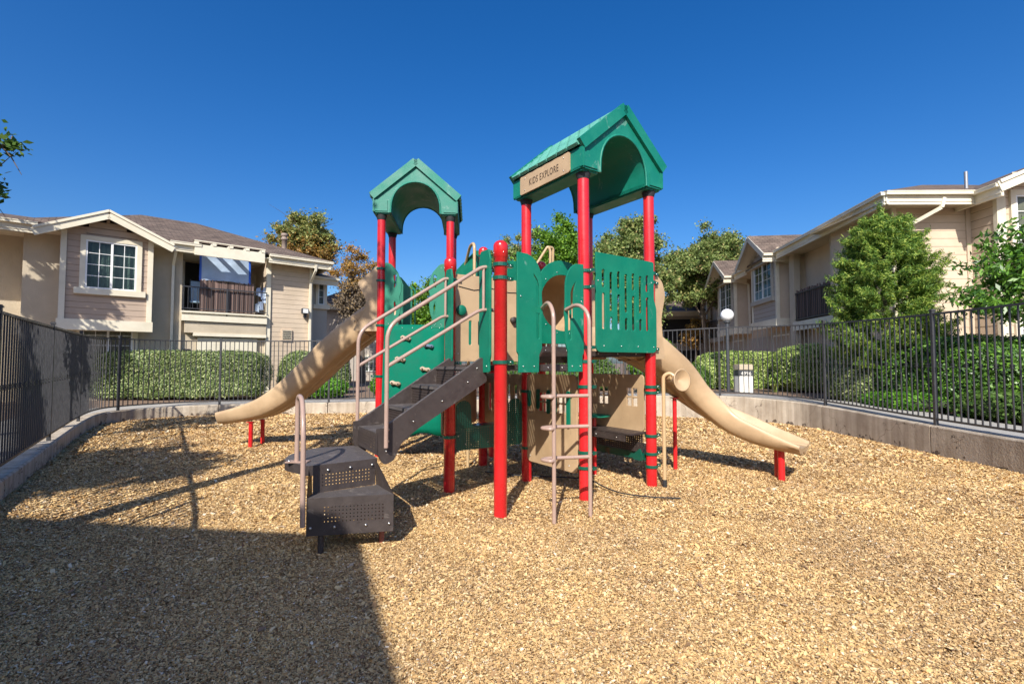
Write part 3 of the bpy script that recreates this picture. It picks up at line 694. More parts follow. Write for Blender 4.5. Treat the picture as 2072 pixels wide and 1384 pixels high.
# panels ------------------------------------------------
FA = frame(P0, u)                 # x along P0 -> P1 -> P2, y away from the camera
OFF = Matrix.Translation((0, -.085, 0))
def arcpts(cx, cz, r, a0, a1, n=8, rz=None): return [(cx + r*math.cos(R(a0+(a1-a0)*k/n)), cz + (rz or r)*math.sin(R(a0+(a1-a0)*k/n))) for k in range(n+1)]
# climber entry panels on the front edge: tall, arched, cut with hand slots
def grab(x, zt, w, flip=1):
    """curved hand slot following the arched shoulder"""
    o_ = [(0, -.36), (.0, -.1), (-.02*flip, -.04), (-.05*flip, .0), (-.075*flip, .03), (-.06*flip, -.02), (-.045*flip, -.08), (-.04*flip, -.14), (-.04*flip, -.36)]
    return round2([(x+a, zt+b) for a, b in o_], .012)
def entry(x0, x1, z0, zt, flip):
    w = x1-x0; 
    if flip: # shoulder falls to the right
        o_ = [(x0, z0+.2), (x0+.0, zt)] + arcpts(x0+w*.25, zt-.26, w*.75, 78, 0, 9, .26) + [(x1, z0+.75), (x1+.012, z0+.6), (x1, z0+.52), (x1, z0+.24), (x1-.035, z0+.17), (x1-.04, z0), (x0+.02, z0), (x0+.02, z0+.17)]
        hs_ = [grab(x1-.03, zt-.22, w, 1), round2([(x1-.07, z0+.33), (x1-.03, z0+.33), (x1-.03, z0+.66), (x1-.07, z0+.66)], .018)]
    else:
        o_ = [(x1, z0+.2), (x1, zt)] + arcpts(x1-w*.25, zt-.26, w*.75, 102, 180, 9, .26) + [(x0, z0+.75), (x0-.012, z0+.6), (x0, z0+.52), (x0, z0+.3), (x0+.035, z0+.2), (x0+.04, z0), (x1-.02, z0), (x1-.02, z0+.17)]
        hs_ = [grab(x0+.07, zt-.22, w, -1), round2([(x0+.035, z0+.33), (x0+.075, z0+.33), (x0+.075, z0+.66), (x0+.035, z0+.66)], .018)]
        hs_[0] = [(2*(x0+.05)-a, b) for a, b in grab(x0+.03, zt-.22, w, 1)]
    return o_, hs_
o_, hs_ = entry(.13, .43, 1.36, 2.53, True)
cutpanel('entry_panel', o_, hs_, FA @ OFF, GREEN, PS, bolts=[(.2, 1.42), (.33, 1.42), (.17, 2.1)])
o_, hs_ = entry(.735, .985, 1.36, 2.5, False)
cutpanel('entry_panel', o_, hs_, FA @ OFF, GREEN, PS, bolts=[(.93, 1.42), (.82, 1.42), (.95, 2.1)])
# slatted barrier between P1 and P2
sl = []
for k in range(7):
    x = BAY + .2 + k*.118
    if k % 2: sl += [slot(x, 2.02, 2.46), slot(x, 1.82, 1.96)]
    else: sl += [slot(x, 2.28, 2.48), slot(x, 1.82, 2.22)]
o_ = round2([(BAY+.09, 1.57), (BAY*2-.03, 1.57), (BAY*2-.01, 1.66), (BAY*2-.01, 2.1), (BAY*2-.05, 2.2), (BAY*2-.05, 2.65), (BAY+.09, 2.66)], [.07, .07, .03, .03, .03, .03, .01])
cutpanel('barrier_panel', o_, sl, FA @ OFF, GREEN, PS, bolts=[(BAY+.2+k*.27, 1.64) for k in range(4)] + [(BAY+.12, 2.35), (BAY*2-.09, 2.4)])
# stair entry panels on P0-P3 edge
FS = frame(P3, -v)                # x from P3 (0) to P0 (BAY), seen from the stair side
def narrow(x0, x1, z0, z1): return round2([(x0, z0+.16), (x0+.02, z0+.1), (x0+.02, z0), (x1-.02, z0), (x1-.02, z0+.1), (x1, z0+.16), (x1, z1-.1), (x1-.03, z1), (x0+.03, z1), (x0, z1-.1)], .02)
cutpanel('entry_panel', narrow(BAY-.26, BAY-.05, 1.36, 2.56), [], FS @ Matrix.Translation((0, -.08, 0)), GREEN, PS, bolts=[(BAY-.21, 1.42), (BAY-.11, 1.42), (BAY-.15, 2.3)])
cutpanel('entry_panel', narrow(.05, .22, 1.36, 2.5), [], FS @ Matrix.Translation((0, -.08, 0)), GREEN, PS, bolts=[(.1, 1.42), (.17, 1.42), (.15, 2.3)])
# tan activity panels P3-Q1 and Q1-P4
d = (Q1-P3); F1 = frame(P3, d); W1 = d.length
FP = frame(P3, P4-P3)
def knob(mb):
    mb.lathe((.13, -.03, 2.06), [(.001, -.02), (.055, -.02), (.062, -.012), (.062, .012), (.055, .02), (.001, .02)], GREEN, 20, axis=(0, -1, 0))
    mb.lathe((.85, -.03, 1.98), [(.001, -.02), (.035, -.02), (.04, .03), (.001, .03)], BROWN, 16, axis=(0, -1, 0))
cutpanel('activity_panel', round2([(.03, 1.47), (BAY-.07, 1.47), (BAY-.07, 2.48), (.03, 2.48)], .04), [slot(.26, 1.66, 1.95, .04), slot(.385, 1.66, 1.95, .04), slot(.72, 1.66, 1.95, .04), slot(.62, 1.66, 1.95, .04)], FP @ Matrix.Translation((0, -.0, 0)), TANP, PS, bolts=[(.1, 1.56), (.95, 1.56), (.08, 2.38), (.95, 2.38)], extra=knob)
m_ = MB(FP); m_.tube([(.1, -.016, 2.34), (.3, -.016, 2.31), (.55, -.016, 2.35), (.8, -.016, 2.32), (.97, -.016, 2.33)], .004, DARKIN, 6); m_.build('activity_groove', PS)
# sloped slotted guard L3-Q1
d = Q1-L3; F3 = frame(L3, d); W3 = d.length
cutpanel('barrier_panel', [(.06, 1.62), (W3-.06, 1.62), (W3-.06, 3.1), (W3-.2, 3.12), (.1, 2.86), (.06, 2.8)], [slot(.15+.12*k, 2.35, 2.62+.05*k, .035) for k in range(5)], F3, GREEN, PS)
# wall with the round crawl opening, and the tan bubble behind it
F4 = frame(P4, u)
o_ = [(.06, 1.7), (BAY-.06, 1.7), (BAY-.06, 2.5), (BAY-.12, 2.6)] + arcpts(BAY/2, 2.42, .42, 20, 160, 14, .38) + [(.12, 2.6), (.06, 2.5)]
cutpanel('crawl_panel', o_, [circ(BAY/2, 2.24, .37, 40)], F4 @ Matrix.Translation((0, -.07, 0)), GREEN, PS, bolts=[(BAY/2+.41*math.cos(R(a)), 2.24+.41*math.sin(R(a))) for a in range(15, 375, 30)])
mb = MB(F4)
prof = [(.385, 0), (.39, .25), (.385, .5), (.35, .66), (.26, .76), (.14, .8), (.05, .81)]
mb.lathe((BAY/2, -.05, 2.24), prof, TANP, 40, axis=(0, 1, 0)); mb.build('crawl_tunnel', PS)
# arched green guard behind it (far side of the rear deck)
F5 = frame(Q1, u)
o_ = [(.08, 1.66), (BAY-.08, 1.66), (BAY-.08, 2.4)] + arcpts(BAY/2, 2.4, BAY/2-.08, 0, 180, 14, .6)
cutpanel('barrier_panel', o_, [slot(.3+.16*k, 2.0, 2.6, .04) for k in range(4)], F5, GREEN, PS)
# kick plates: brown step edges on the front
mb = MB(FA); mb.box(.43, .75, -.1, -.06, 1.37, 1.44, BROWN, .004); mb.ball((.5, -.1, 1.405), .009, STEEL); mb.ball((.68, -.1, 1.405), .009, STEEL); mb.build('kick_plate', PS)
mb = MB(F4); mb.box(.06, BAY-.06, -.07, -.045, ZA+.02, ZB+.08, BROWN, .004); [mb.ball((x, -.07, ZB+.03), .009, STEEL) for x in (.25, .6, .9)]; mb.build('riser_plate', PS)

# lower play panels
sq = lambda x, z, w=.075, h=.1: [(x, z), (x+w, z), (x+w, z+h), (x, z+h)]
def win4(x, z): return [sq(x, z), sq(x+.095, z), sq(x, z+.12), sq(x+.095, z+.12)]
F6 = frame(P4, P1-P4)
o_ = round2([(.05, .25), (BAY-.09, .25), (BAY-.09, 1.32), (.05, 1.32)], .08)
def slats(mb):
    for x, z0, z1 in ((.12, .92, 1.12), (.3, .9, 1.14), (.5, .86, 1.14), (.62, .86, 1.12)): mb.prism(slot(x, z0, z1, .06), -.02, -.034, DKG2)
    mb.prism(slot(.86, .74, 1.14, .06), -.02, -.034, GREEN)
cutpanel('play_panel', o_, win4(.28, .88) + win4(.66, .88), F6 @ Matrix.Translation((0, -.02, 0)), TANP, PS, bolts=[(.12, .32), (.5, .32), (.85, .32)], extra=slats)
F7 = frame(P5, P2-P5)
cutpanel('play_panel', round2([(.02, .62), (BAY-.1, .62), (BAY-.1, 1.31), (.02, 1.31)], .06), win4(.2, .92) + win4(.7, .92), F7, TANP, PS)
F8 = frame(Q1, P4-Q1)
cutpanel('play_panel', round2([(.02, .62), (BAY-.02, .62), (BAY-.02, 1.31), (.02, 1.31)], .06), [slot(.2+.16*k, .8, 1.18, .07) for k in range(5)], F8, TANP, PS)
cutpanel('play_panel', round2([(.02, .62), (W1-.02, .62), (W1-.02, 1.31), (.02, 1.31)], .06), [], F1 @ Matrix.Translation((0, .1, 0)), TANP, PS)
# perforated green counter with raised ends between P3 and P4
F9 = frame(P3, P4-P3); mb = MB(F9)
w = BAY-.16
o_ = round2([(0, .45), (w, .45), (w, .98), (w-.1, 1.03), (w-.2, .98), (w-.21, .72), (.2, .72), (.19, .98), (.1, 1.03), (0, .98)], .05)
mb.prism([(x+.08, z) for x, z in o_], -.012, .0, PERFG); mb.box(.2, w, -.02, .22, .7, .715, DKGREEN, .004)
[mb.ball((x, -.014, .52), .008, STEEL) for x in (.2, .5, .85)]; mb.build('counter', PS)
# bench and its perforated apron between P5 and P2
mb = MB(F7); mb.box(.0, BAY-.06, -.3, .02, .6, .625, BROWN, .006); mb.box(.3, BAY-.14, -.3, -.285, .52, .6, BROWN, .004); [mb.ball((x, -.302, .56), .009, STEEL) for x in (.45, .8)]; mb.build('bench_seat', PS)
mb = MB(F7); mb.prism([(.04, .38), (BAY-.08, .38), (BAY-.08, .6), (.04, .6)], -.06, -.055, PERF); mb.box(.02, BAY-.02, -.03, -.01, .28, .37, DKGREEN, .01)
mb.prism(round2([(BAY-.2, .29), (BAY-.06, .29), (BAY-.06, .36), (BAY-.1, .43), (BAY-.16, .38), (BAY-.2, .35)], .01), -.1, -.08, DKG2); mb.build('bench_apron', PS)
# round table
mb = MB(); c = P5.lerp(P2, -.0)+V2(.02, -.28)
mb.lathe((c.x, c.y, .75), [(.001, -.0), (.2, 0), (.215, .01), (.2, .028), (.001, .028)], GREEN, 32); mb.lathe((c.x, c.y, 0), [(.03, -.1), (.03, .75)], RED, 14); mb.build('table_top', PS)

# climbing wall -----------------------------------------
FL = frame(L1, L3-L1); WL = (L3-L1).length
mb = MB(FL); vs = []; nz, nx = 16, 8
for sd in (0, 1):
    for j in range(nz+1):
        t = j/nz; z = ZL + .01 - t*(ZL-.36); yy = -.075 - .2*math.sin(t*1.9) + (.05 if sd else 0)
        for i in range(nx+1):
            x = .075 + (WL-.15)*i/nx; x += (.03*t if i == nx else 0)
            zz = z + (.035*math.cos(i/nx*2*math.pi*1.5) if j == nz else 0)
            vs.append((x, yy + .02*noise.noise(Vector((x*3, z*3, 0))), zz))
n1 = (nz+1)*(nx+1); fs = []
for j in range(nz):
    for i in range(nx):
        a = j*(nx+1)+i; fs.append((a, a+nx+1, a+nx+2, a+1)); fs.append((n1+a, n1+a+1, n1+a+nx+2, n1+a+nx+1))
for j in range(nz):
    for i in (0, nx): a = j*(nx+1)+i; fs.append((a, a+nx+1, n1+a+nx+1, n1+a) if i else (a, n1+a, n1+a+nx+1, a+nx+1))
for i in range(nx):
    fs.append((i, i+1, n1+i+1, n1+i)); a = nz*(nx+1)+i; fs.append((a, n1+a, n1+a+1, a+1))
mb.add(vs, fs, CLIMB, True)
[mb.ball((x, -.085, ZL-.04), .01, STEEL) for x in (.2, .35, .5, .65, .8, .92)]
cw = mb.build('climbing_wall', PS)
HOLD = mat('rock_hold', (.42, .33, .24), .8, var=.2, bump=.4); HOLD2 = mat('slate_hold', (.1, .17, .24), .8, var=.2, bump=.4)
def wally(z): t = (ZL-z)/(ZL-.36); return -.075 - .2*math.sin(max(t, 0)*1.9)
for px, py, m in ((820, 684, HOLD), (867, 700, HOLD2), (810, 727, HOLD), (861, 747, HOLD), (801, 775, HOLD)):
    x, z = onplane(FL, px, py, -.2); y = wally(z); mb = MB(FL)
    mb.tube([(x-.065, y-.01, z+.012), (x-.045, y-.045, z+.01), (x, y-.035, z), (x+.045, y-.045, z-.01), (x+.065, y-.01, z-.012)], [.022, .036, .024, .036, .022], m, 10)
    mb.ball((x-.045, y-.078, z+.01), .011, RUBBER); mb.ball((x+.045, y-.078, z-.01), .011, RUBBER); mb.build('hand_hold', cw)
# side wings of the left tower, wavy edged with hand slots
def wing(x0, fl):
    pts = [(0, 2.0), (0, 3.02), (.09, 3.0), (.2, 2.87), (.25, 2.7), (.25, 2.56), (.22, 2.47), (.25, 2.36), (.23, 2.22), (.2, 2.14), (.22, 2.0)]
    hole = [(.14, 2.62), (.17, 2.66), (.19, 2.78), (.17, 2.84), (.13, 2.82), (.145, 2.72)]; h2 = [(.14, 2.2), (.17, 2.2), (.18, 2.34), (.155, 2.42), (.135, 2.38), (.15, 2.3)]
    f = (lambda p: (x0+p[0], p[1])) if fl else (lambda p: (x0-p[0], p[1]))
    return round2([f(p) for p in pts], .03), [round2([f(p) for p in hole], .01), round2([f(p) for p in h2], .01)]
for x0, fl in ((.075, True), (WL-.075, False)):
    for yy, off in ((-.07, 0), (1.13, 0)):
        o_, hh = wing(x0, fl)
        cutpanel('entry_panel', o_, hh, FL @ Matrix.Translation((0, yy, 0)), GREEN, PS, th=.03, bolts=[(x0+(.06 if fl else -.06), 2.06), (x0+(.15 if fl else -.15), 2.06)])
mb = MB(FL); mb.prism(round2([(.12, 2.0), (.36, 2.0), (.38, 2.75), (.28, 2.86), (.12, 2.86)], .04), 1.02, 1.06, GREEN); mb.build('barrier_panel', PS)
mb = MB(FL); mb.tube(fillet([(.36, 1.0, 2.82), (.43, 1.0, 2.75), (.43, 1.0, 2.05)], .08), .013, GREEN, 8); mb.build('grab_bar', PS)
FLR = frame(L3, L4-L3); cutpanel('barrier_panel', round2([(.07, 2.0), (BAY-.07, 2.0), (BAY-.07, 2.8), (.07, 2.8)], .06), [slot(.2+.14*k, 2.2, 2.6, .045) for k in range(6)], FLR, GREEN, PS)

# roofs --------------------------------------------------
def roof(c0, e1, e2, w, l, z0, sign=False):
    """gabled moulded roof: e1 across the gable, e2 along the ridge, c0 = front left post"""
    F = frame(c0, e1); e2 = Vector(e2).normalized(); F = Matrix(F)
    ey = e2
    for i in range(3): F[i][1] = ey[i]
    ov = .115; hw = w/2 + ov; cx = w/2; ya = -.135; yb = l+.135; zE = z0+.235; zP = z0+.80; ra = w/2-.155; H = .46
    arch = [(cx + ra*math.cos(math.pi*k/18), z0 + .04 + H*math.sin(math.pi*k/18)**.85) for k in range(19)]
    outer = [(cx+hw, z0), (cx+hw, zE), (cx+.03, zP-.005), (cx, zP), (cx-.03, zP-.005), (cx-hw, zE), (cx-hw, z0)]
    inner = [(cx-ra, z0)] + arch[::-1] + [(cx+ra, z0)]
    mb = MB(F)
    # gable faces as strips between outer and inner loops (slightly set in), vault, eaves
    def strip(A, B, y, flip):
        n = 40
        def samp(P, k):
            Ls = [math.dist(P[i], P[i+1]) for i in range(len(P)-1)]; s = sum(Ls)*k/n
            for i, L_ in enumerate(Ls):
                if s <= L_+1e-9: t = s/L_ if L_ else 0; return (P[i][0]+(P[i+1][0]-P[i][0])*t, P[i][1]+(P[i+1][1]-P[i][1])*t)
                s -= L_
            return P[-1]
        a = [samp(A, k) for k in range(n+1)]; b = [samp(B, k) for k in range(n+1)]
        vs = [(x, y, z) for x, z in a] + [(x, y, z) for x, z in b]
        fs = [(k, k+1, n+2+k, n+1+k) for k in range(n)]
        mb.add(vs, [f[::-1] for f in fs] if flip else fs, ROOFGREEN)
    inv = inner[::-1]
    strip(outer, inv, ya+.03, False); strip(outer, inv, yb-.03, True)
    n = len(inv); vs = [(x, ya+.03, z) for x, z in inv] + [(x, yb-.03, z) for x, z in inv]
    mb.add(vs, [(i, i+1, n+i+1, n+i) for i in range(n-1)], ROOFGREEN, True)
    # rim lip round the vault mouth
    for y in (ya+.03, yb-.03): mb.tube([(x, y, z) for x, z in inv], .014, ROOFGREEN, 8)
    # eave blocks
    for sx in (-1, 1):
        xa = cx + sx*ra; xb = cx + sx*hw
        mb.box(xa, xb, ya+.035, yb-.035, z0-.02, z0+.06, ROOFGREEN, .02)
        for ye in (ya+.018, yb-.318): mb.box(cx+sx*(ra+.02), xb+sx*.006, ye, ye+.3, z0-.01, zE-.01, ROOFGREEN, .03)
        mb.box(xb-sx*.03, xb+sx*.004, ya, yb, z0+.0, zE+.01, ROOFGREEN, .012)
        # rake boards with a groove to the gable face
        for y0_, y1_ in ((ya-.01, ya+.045), (yb-.045, yb+.01)):
            a = Vector((xb+sx*.02, (y0_+y1_)/2, zE+.012)); b = Vector((cx, (y0_+y1_)/2, zP+.018)); mb.obox(a, b, y1_-y0_, .12, ROOFGREEN)
    r_ = mb.build('roof', PS)
    # moulded shingle courses, overlapping, on both slopes
    for sx in (-1, 1):
        sb = MB(F); sb.add([(cx+sx*(hw+.01), ya, zE-.005), (cx+sx*(hw+.01), yb, zE-.005), (cx, yb, zP), (cx, ya, zP)], [(0, 1, 2, 3)], DKGREEN); a = Vector((cx+sx*(hw+.03), 0, zE-.0)); b = Vector((cx, 0, zP+.025)); d = b-a; rows = 9; nrm = Vector((d.z*sx, 0, -d.x*sx)).normalized(); rows = 8
        if nrm.z < 0: nrm = -nrm
        for k in range(rows):
            cols = 7; off = (k % 2)*.5
            for c in range(-1, cols):
                y0_ = ya+.04 + (yb-ya-.08)*(c+off)/cols; y1_ = y0_ + (yb-ya-.08)/cols*.92
                y0c = max(ya+.04, y0_); y1c = min(yb-.04, y1_)
                if y1c-y0c < .03: continue
                lo = a + d*(k/rows) + nrm*.04; hi = a + d*min(1, (k+1.25)/rows) + nrm*.004; md = a + d*((k+.12)/rows) + nrm*.05
                vs = []; m_ = 5
                for q in range(m_):
                    y = y0c + (y1c-y0c)*q/(m_-1); sag = (.034 if k else .008)*math.sin(math.pi*q/(m_-1))
                    for p in (lo - nrm*.036, lo - d.normalized()*sag, md, hi): vs.append((p.x, y, p.z))
                fs = [(q*4+j, q*4+j+1, (q+1)*4+j+1, (q+1)*4+j) for q in range(m_-1) for j in range(3)]
                fs += [(0, 1, 2, 3), ((m_-1)*4+3, (m_-1)*4+2, (m_-1)*4+1, (m_-1)*4)]
                sb.add(vs, fs, SHGREEN)
        sb.tube([(cx, ya-.01, zP+.02), (cx, yb+.01, zP+.02)], .03, ROOFGREEN, 8)
        sb.build('shingle_slope', r_)
    if sign:
        xs = cx-hw-.012; sb = MB(F)
        poly = round2([(ya+.2, z0+.0), (yb-.2, z0+.0), (yb-.2, z0+.225), (ya+.2, z0+.225)], .03)
        sb.add([(xs-.014, y, z) for y, z in poly]+[(xs, y, z) for y, z in poly], [tuple(range(len(poly))), tuple(range(2*len(poly)-1, len(poly)-1, -1))] + [(i, i+len(poly), (i+1)%len(poly)+len(poly), (i+1)%len(poly)) for i in range(len(poly))], TANP)
        for y in (ya+.3, yb-.3):
            for z in (z0+.04, z0+.185): sb.ball((xs-.015, y, z), .008, STEEL)
        sg = sb.build('name_board', r_)
        text3('KIDS EXPLORE', sg, F, (xs-.0155, (ya+yb)/2, z0+.07), .115, .56, (0, -1, 0), (0, 0, 1), DARKBR)
    return r_
DARKBR = mat('engraved_brown', (.07, .045, .03), .8)
def text3(txt, parent, F, pos, size, width, ex, ez, m, name='lettering'):
    cu = bpy.data.curves.new('t', 'FONT'); cu.body = txt; cu.size = size; cu.align_x = 'CENTER'; cu.space_character = 1.12; cu.extrude = .0015
    ob = bpy.data.objects.new('t', cu); COL.objects.link(ob); dg = bpy.context.evaluated_depsgraph_get()
    me = bpy.data.meshes.new_from_object(ob.evaluated_get(dg)); bpy.data.objects.remove(ob)
    ex = Vector(ex); ez = Vector(ez); n_ = ex.cross(ez); xs = [v_.co.x for v_ in me.vertices]; k = width/(max(xs)-min(xs)); mb = MB(F)
    mb.add([Vector(pos) + ex*v_.co.x*k + ez*v_.co.y - n_*0 + n_*v_.co.z for v_ in me.vertices], [list(p.vertices) for p in me.polygons], m)
    bpy.data.meshes.remove(me); return mb.build(name, parent)
roof(P1, u, v, BAY*.985, BAY, 3.545, True)
eL = (L3-L1).normalized(); roof(L1, eL, (L2-L1), WL, BAY, 3.8)

# slides -------------------------------------------------
def slide(path, widths, walls, name='slide', tw=.035, tilt=None):
    """open chute swept along path (bed centre): outer shell and inner trough"""
    P = [Vector(p) for p in path]
    def cr(A, n=6):
        out = []
        for i in range(len(A)-1):
            a = A[max(i-1, 0)]; b = A[i]; c = A[i+1]; d_ = A[min(i+2, len(A)-1)]
            for j in range(n):
                t = j/n; out.append((2*b + (c-a)*t + (2*a-5*b+4*c-d_)*t*t + (3*b-a-3*c+d_)*t**3)*.5)
        out.append(A[-1]); return out
    n = 6; C = cr(P, n); Wd = cr([Vector((w_, h_, 0)) for w_, h_ in zip(widths, walls)], n); vs = []; m_ = None; N = len(C)
    for i in range(N):
        t = (C[min(i+1, N-1)] - C[max(i-1, 0)]).normalized(); s = t.cross(Vector((0,0,1))).normalized(); up = s.cross(t).normalized()
        w, h = Wd[i].x/2, Wd[i].y
        pr = [(-w-tw, h+.02), (-w-tw-.012, h-.02), (-w-tw+.005, h*.35), (-w-tw+.03, -.015), (-w+.06, -.06), (-w*.55, -.045), (-w*.5, -.075), (-w*.15, -.075), (-w*.1, -.045), (w*.1, -.045), (w*.15, -.075), (w*.5, -.075), (w*.55, -.045), (w-.06, -.06), (w+tw-.03, -.015), (w+tw-.005, h*.35), (w+tw+.012, h-.02), (w+tw, h+.02),
              (w+tw-.015, h+.028), (w+.002, h+.02), (w-.01, h*.4), (w-.05, .03), (w-.11, .0)] + [(w*.6*(1-k/4), .009*(k % 2)) for k in range(0, 9)] + [(-w+.11, 0), (-w+.05, .03), (-w+.01, h*.4), (-w-.002, h+.02), (-w-tw+.015, h+.028)]
        m_ = len(pr)
        for a, b in pr: vs.append(C[i] + s*a + up*b)
    fs = [(i*m_+k, (i+1)*m_+k, (i+1)*m_+(k+1)%m_, i*m_+(k+1)%m_) for i in range(N-1) for k in range(m_)]
    mb = MB(); mb.add(vs, fs, TANP, True)
    mb.add(vs[:m_], [tuple(range(m_))], TANP); mb.add(vs[-m_:], [tuple(range(m_-1, -1, -1))], TANP)
    sl_ = mb.build(name, PS)
    for fr_ in (.2,):
        i = int(N*fr_); t = (C[i+1] - C[i-1]).normalized(); s_ = t.cross(Vector((0,0,1))).normalized(); up = s_.cross(t).normalized(); w = Wd[i].x/2; h = Wd[i].y; fl = MB()
        fl.tube([C[i] + s_*a + up*b for a, b in ((-w-tw-.012, h+.0), (-w-tw-.006, h*.4), (-w-tw+.02, -.02), (-w+.06, -.07), (w-.06, -.07), (w+tw-.02, -.02), (w+tw+.006, h*.4), (w+tw+.012, h))], .011, TANP, 8)
        for q in (-1, 1):
            for hh in (.15, .75): fl.ball(C[i] + s_*q*(w+tw+.012) + up*h*hh + t*.035, .009, STEEL)
        fl.build('joint_flange', sl_)
    return sl_
m0 = P2.lerp(P5, .5)
sR = slide([(m0.x-.1, m0.y-.07, 1.6), (m0.x+.15, m0.y+.1, 1.58), (1.98, 6.66, 1.33), (2.4, 6.82, .98), (2.85, 6.78, .66), (3.25, 6.5, .47), (3.62, 6.17, .40)], [.7, .64, .54, .5, .48, .48, .46], [.3, .31, .25, .21, .19, .15, .03])
m1 = L1.lerp(L2, .5)
sL = slide([(m1.x+.1, m1.y, 2.05), (m1.x-.12, m1.y+.02, 2.02), (-2.5, 8.3, 1.84), (-2.9, 8.38, 1.55), (-3.3, 8.47, 1.2), (-3.7, 8.56, .88), (-4.15, 8.65, .63), (-4.6, 8.74, .52), (-5.04, 8.8, .46)], [.76, .7, .6, .56, .55, .54, .53, .52, .5], [.3, .33, .32, .3, .28, .26, .22, .17, .12])
# flared side shields at the slide mouths
def shield(Fr, y, prof, parent): mb = MB(Fr); mb.prism(round2(prof, .05), y-.02, y+.02, TANP); mb.ball((prof[0][0]+.08, y-.02, prof[0][1]+.06), .01, STEEL); return mb.build('slide_shield', parent)
Fh = frame(L1, (L1-L3)); 
for y in (.02, -1.02): shield(frame(L1, L1-L3), y, [(.0, 1.95), (.42, 1.95), (.24, 2.25), (.22, 2.45), (.36, 2.7), (.04, 2.98), (.0, 2.98)], sL)
Fg = frame(P2, u)
for y in (.03, 1.03): shield(Fg, y, [(.0, 1.5), (.28, 1.5), (.25, 1.7), (.22, 2.0), (.3, 2.3), (.25, 2.45), (.06, 2.6), (.0, 2.6)], sR)
for (x, y, z, r) in ((-4.52, 8.61, .44, .035), (-4.5, 8.98, .44, .035), (3.4, 6.3, .4, .042), (3.43, 6.44, .42, .042), (2.24, 6.84, .98, .028)):
    mb = MB(); mb.tube([(x, y, -.1), (x, y, z)], r, RED, 16); mb.box(x-r*1.6, x+r*1.6, y-r*1.6, y+r*1.6, z-.012, z, RED); mb.build('slide_leg', PS)

# stair ---------------------------------------------------
SO = V2(-1.13, 4.28)          # near bottom corner of the flight; flight climbs along u, its width along v
FT = frame(SO, u); SW = .72; RUN = .275; RISE = .197; ZP0 = .64
st = MB(FT)
for k in range(4):
    z = ZP0 + RISE*(k+1) - (.0 if k < 3 else .01); x = .02 + RUN*k
    if k < 4:
        st.add([(x, .03, z-RISE-.0), (x, SW-.03, z-RISE), (x, SW-.03, z), (x, .03, z)], [(3, 2, 1, 0)], PERF)
        if k < 3 or True:
            xe = x+RUN; st.add([(x-.01, .03, z), (x-.01, SW-.03, z), (xe, SW-.03, z), (xe, .03, z)], [(3, 2, 1, 0)], TREAD)
            st.box(x-.012, x+.01, .03, SW-.03, z-.03, z-.002, TREAD)
stair = st.build('stair', PS)
for y0_, y1_ in ((.0, .028), (SW-.028, SW)):
    mb = MB(FT); zt = ZP0+RISE+.03
    o_ = [(-.03, .887), (.02, .887), (1.0, 1.5), (1.06, 1.5), (1.06, 1.27), (.32, .85), (.18, .74), (.12, .6), (.03, .575), (-.03, .68)]
    mb.prism(round2(o_, [.01, .01, .01, .01, .01, .08, .05, .04, .03, .02]), y0_, y1_, BROWN); ym_ = (y0_+y1_)/2; mb.obox((.02, ym_, ZP0+RISE+.052), (1.0, ym_, 1.502), .03, .006, TREAD)
    for x, z in ((.05, ZP0+.05), (.3, .93), (.58, 1.1), (.85, 1.27), (.95, 1.4)): mb.ball((x, y0_-.002 if y0_ == 0 else y1_+.002, z), .009, STEEL)
    mb.build('stringer', stair)
def pipe(name, pts, r, m, parent, fr=.12, M=None, seg=12):
    mb = MB(M); mb.tube(fillet(pts, fr), r, m, seg); return mb.build(name, parent)
PR_ = .0188
# handrails (x along the flight, y across, z up)
for yy, xe in ((-.055, 1.12), (SW+.055, 1.05)):
    h = MB(FT)
    h.tube(fillet([(.03, yy, .73), (.03, yy, 1.77), (.98, yy, 2.39), (xe, yy, 2.39)], .13), PR_, TANPIPE, 12)
    h.tube(fillet([(.03, yy, 1.42), (.96, yy, 1.97), (xe, yy, 1.97)], .1), PR_*.9, TANPIPE, 12)
    h.tube([(.99, yy, 1.97), (.99, yy, 2.39)], PR_*.75, TANPIPE, 10)
    for z in (.78, .88): h.ball((.05, yy+(.03 if yy < 0 else -.03), z), .018, STEEL, 10)
    h.build('handrail', stair)

# lower turned steps and landing ----------------------------
low = MB()
A = Vector((-1.56, 3.80, 0)); B = Vector((-.93, 3.93, 0)); C_ = Vector((-1.16, 4.27, 0)); D_ = Vector((-1.62, 3.98, 0))
def face(mb, pts, m, uv=None, back=False):
    mb.add(pts, [tuple(range(len(pts)))[::(-1 if back else 1)]], m, uvs=[uv[::(-1 if back else 1)]] if uv else None)
def quadwall(mb, a, b, z0, z1, m, mar=(.09, .07, .09, .07)):
    """upright sheet from a to b, perforated inside a plain border"""
    a = Vector(a); b = Vector(b); L_ = (b-a).length; e = (b-a)/L_; x0, x1 = mar[0], L_-mar[1]; w0, w1 = z0+mar[2], z1-mar[3]
    P_ = lambda x, z: tuple(a + e*x + Vector((0, 0, z)))
    for (xa, xb, za, zb, mm) in ((0, L_, z0, w0, m), (0, L_, w1, z1, m), (0, x0, w0, w1, m), (x1, L_, w0, w1, m), (x0, x1, w0, w1, PERF2)):
        mb.add([P_(xa, za), P_(xb, za), P_(xb, zb), P_(xa, zb)], [(0, 1, 2, 3)], mm, uvs=[[(xa-x0, za-w0), (xb-x0, za-w0), (xb-x0, zb-w0), (xa-x0, zb-w0)]])
PERF2 = perf_mat('punched_brown_steel', (.048, .036, .033), .027, .0048)
z1, z2 = .425, .64
lb = MB()
quadwall(lb, A, B, .14, z1, BROWN); 
